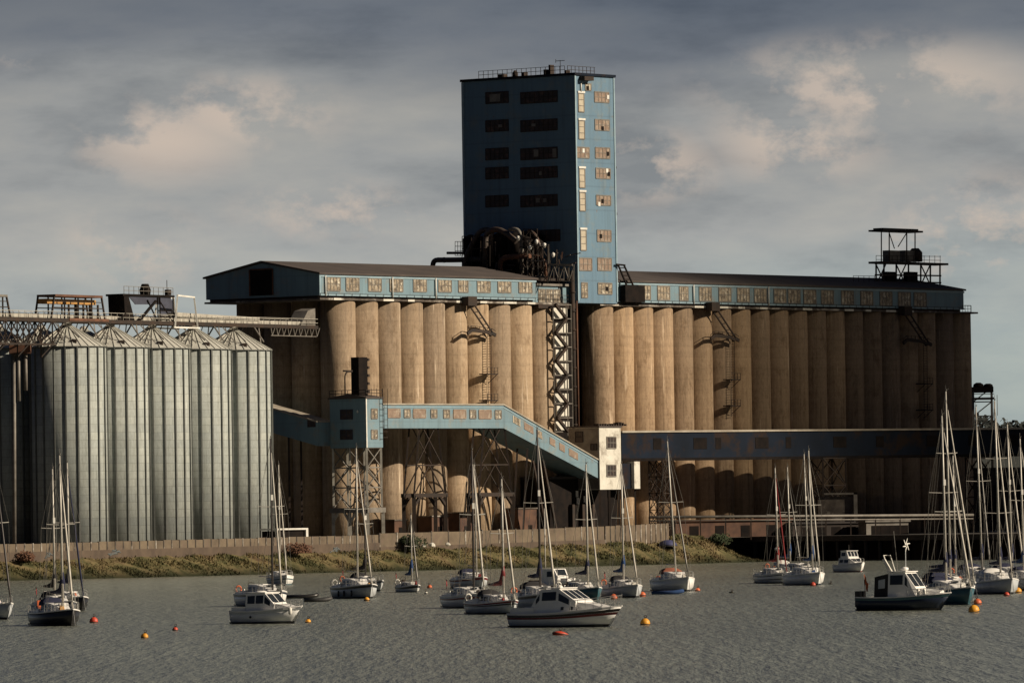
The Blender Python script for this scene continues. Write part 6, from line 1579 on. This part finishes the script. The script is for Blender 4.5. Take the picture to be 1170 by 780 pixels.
# storm cloud between the sun and the right end of the silos (its shadow darkens them)
def cloud(target, dist, r1, r2, dens, th_):
    c = target+sd*dist; m = MB(); n = 24; vs = []; k = 12
    bx = sd.cross(Vector((0, 0, 1))).normalized(); by = bx.cross(sd).normalized()
    for i in range(k+1):
        la = -math.pi/2+math.pi*i/k
        for j in range(n):
            lo_ = 2*math.pi*j/n; q = 1+.06*math.sin(3*lo_+i)+.04*math.sin(7*lo_)
            cr = max(.02, 1-abs(math.sin(la))); vs.append(c+bx*r1*q*cr*math.cos(lo_)+by*r2*q*cr*math.sin(lo_)+sd*th_*math.sin(la))
    m.add(vs, [(i*n+j, i*n+(j+1) % n, (i+1)*n+(j+1) % n, (i+1)*n+j) for i in range(k) for j in range(n)])
    mt = bpy.data.materials.new('cloud_vapour'); mt.use_nodes = True; nt = mt.node_tree; nt.nodes.remove(nt.nodes['Principled BSDF'])
    v = nt.nodes.new('ShaderNodeVolumeScatter'); v.inputs['Color'].default_value = (.6, .6, .62, 1); v.inputs['Density'].default_value = dens
    nt.links.new(v.outputs[0], nt.nodes['Material Output'].inputs['Volume'])
    o = m.build('cloud', mt)
    import bmesh
    bm = bmesh.new(); bm.from_mesh(o.data); bmesh.ops.contextual_create(bm, geom=[]) if False else None
    bmesh.ops.holes_fill(bm, edges=[e_ for e_ in bm.edges if e_.is_boundary], sides=0); bmesh.ops.recalc_face_normals(bm, faces=bm.faces)
    bm.to_mesh(o.data); bm.free(); o['kind'] = 'stuff'; return o
cloud(P(124, 5, 15), 1000, 90, 130, .115, 60)

wd = bpy.data.worlds.new('World'); S.world = wd; wd.use_nodes = True; nt = wd.node_tree
bg = nt.nodes['Background']
sky = nt.nodes.new('ShaderNodeTexSky'); sky.sky_type = 'NISHITA'; sky.sun_disc = False; sky.sun_elevation = SUN_EL; sky.sun_rotation = math.atan2(sd.x, sd.y); sky.dust_density = 2
tc = nt.nodes.new('ShaderNodeTexCoord'); vec = tc.outputs['Generated']
n1 = noise(nt, vec, 1, 8, .58, (24, 24, 80), (3.1, 0, 1.7)); n2 = noise(nt, vec, 1, 8, .62, (60, 60, 90), (1, 2, 8)); n0 = noise(nt, vec, 1, 3, .5, (9, 9, 34), (2, 7, 2.2))
sp = nt.nodes.new('ShaderNodeSeparateXYZ'); nt.links.new(vec, sp.inputs[0])
def mth(op, a, b=None, c=None, clamp=False):
    n = nt.nodes.new('ShaderNodeMath'); n.operation = op; n.use_clamp = clamp
    for i, v in enumerate((a, b, c)):
        if v is None: continue
        if isinstance(v, (int, float)): n.inputs[i].default_value = v
        else: nt.links.new(v, n.inputs[i])
    return n.outputs[0]
ez = sp.outputs[2]; ex = sp.outputs[0]
el = nt.nodes.new('ShaderNodeMapRange'); el.inputs[1].default_value = .0; el.inputs[2].default_value = .075; nt.links.new(ez, el.inputs[0])
elw = mth('MULTIPLY_ADD', mth('SUBTRACT', n0, .5), .55, el.outputs[0], True)
SC = 1.13/0.10
def c_(r_, g_, b_):
    f = lambda v: ((v/255+.055)/1.055)**2.4 if v > 10 else v/255/12.92
    return (f(r_), f(g_), f(b_))
grad = ramp(nt, elw, [(0, c_(130, 144, 144)), (.30, c_(150, 158, 156)), (.52, c_(150, 151, 149)), (.74, c_(138, 139, 138)), (.86, c_(102, 107, 114)), (1, c_(86, 93, 103))])
shade = ramp(nt, n1, [(.34, (.60, .64, .70)), (.49, (.95, .96, .98)), (.64, (1.17, 1.13, 1.08))])
col = mixc(nt, .85, grad, shade, 'MULTIPLY')
# warm sunlit puffs
def puff(px, py, rx, ry):
    d = ray(px, py).normalized(); x = mth('DIVIDE', mth('SUBTRACT', ex, d.x), rx/F); z = mth('DIVIDE', mth('SUBTRACT', ez, d.z), ry/F)
    r2 = mth('ADD', mth('MULTIPLY', x, x), mth('MULTIPLY', z, z)); q = mth('SUBTRACT', 1, r2, clamp=True); return mth('MULTIPLY', q, q)
pf = None
for a_ in ((155, 285, 110, 65), (185, 160, 150, 70), (20, 50, 70, 40), (1120, 270, 180, 100), (910, 160, 140, 70), (740, 190, 120, 60), (1000, 100, 260, 80), (380, 240, 150, 45), (270, 130, 160, 60)):
    q_ = puff(*a_); pf = q_ if pf is None else mth('MAXIMUM', pf, q_)
pn = ramp(nt, n2, [(.47, (0, 0, 0)), (.58, (1, 1, 1))])
pfac = mth('MULTIPLY', mth('MULTIPLY', pf, pn), .8, clamp=True)
col = mixc(nt, pfac, col, c_(188, 172, 158))
# unseen sky overhead and behind the camera is darkened to deepen the shade
ov = nt.nodes.new('ShaderNodeMapRange'); ov.inputs[1].default_value = .085; ov.inputs[2].default_value = .26; nt.links.new(ez, ov.inputs[0])
ncl = noise(nt, vec, 2.2, 5, .6); cc = ramp(nt, ncl, [(.35, c_(12, 18, 30)), (.65, c_(36, 44, 62))])
bh = nt.nodes.new('ShaderNodeMapRange'); bh.inputs[1].default_value = .93; bh.inputs[2].default_value = .70; nt.links.new(sp.outputs[1], bh.inputs[0])
col = mixc(nt, mth('MAXIMUM', ov.outputs[0], bh.outputs[0]), col, cc)
clouds = nt.nodes.new('ShaderNodeVectorMath'); clouds.operation = 'SCALE'; nt.links.new(col, clouds.inputs[0]); clouds.inputs['Scale'].default_value = SC
fin = mixc(nt, .985, sky.outputs[0], clouds.outputs[0])
nt.links.new(fin, bg.inputs[0]); bg.inputs[1].default_value = .10

S.view_settings.view_transform = 'Standard'; S.view_settings.look = 'None'; S.view_settings.exposure = 0.13; S.view_settings.gamma = 1
S.render.resolution_x = 1024; S.render.resolution_y = 682
S.render.engine = 'CYCLES'; S.cycles.max_bounces = 5; S.cycles.transparent_max_bounces = 12
for o in bpy.data.objects:
    for k in ('_w', '_off'):
        if k in o: del o[k]
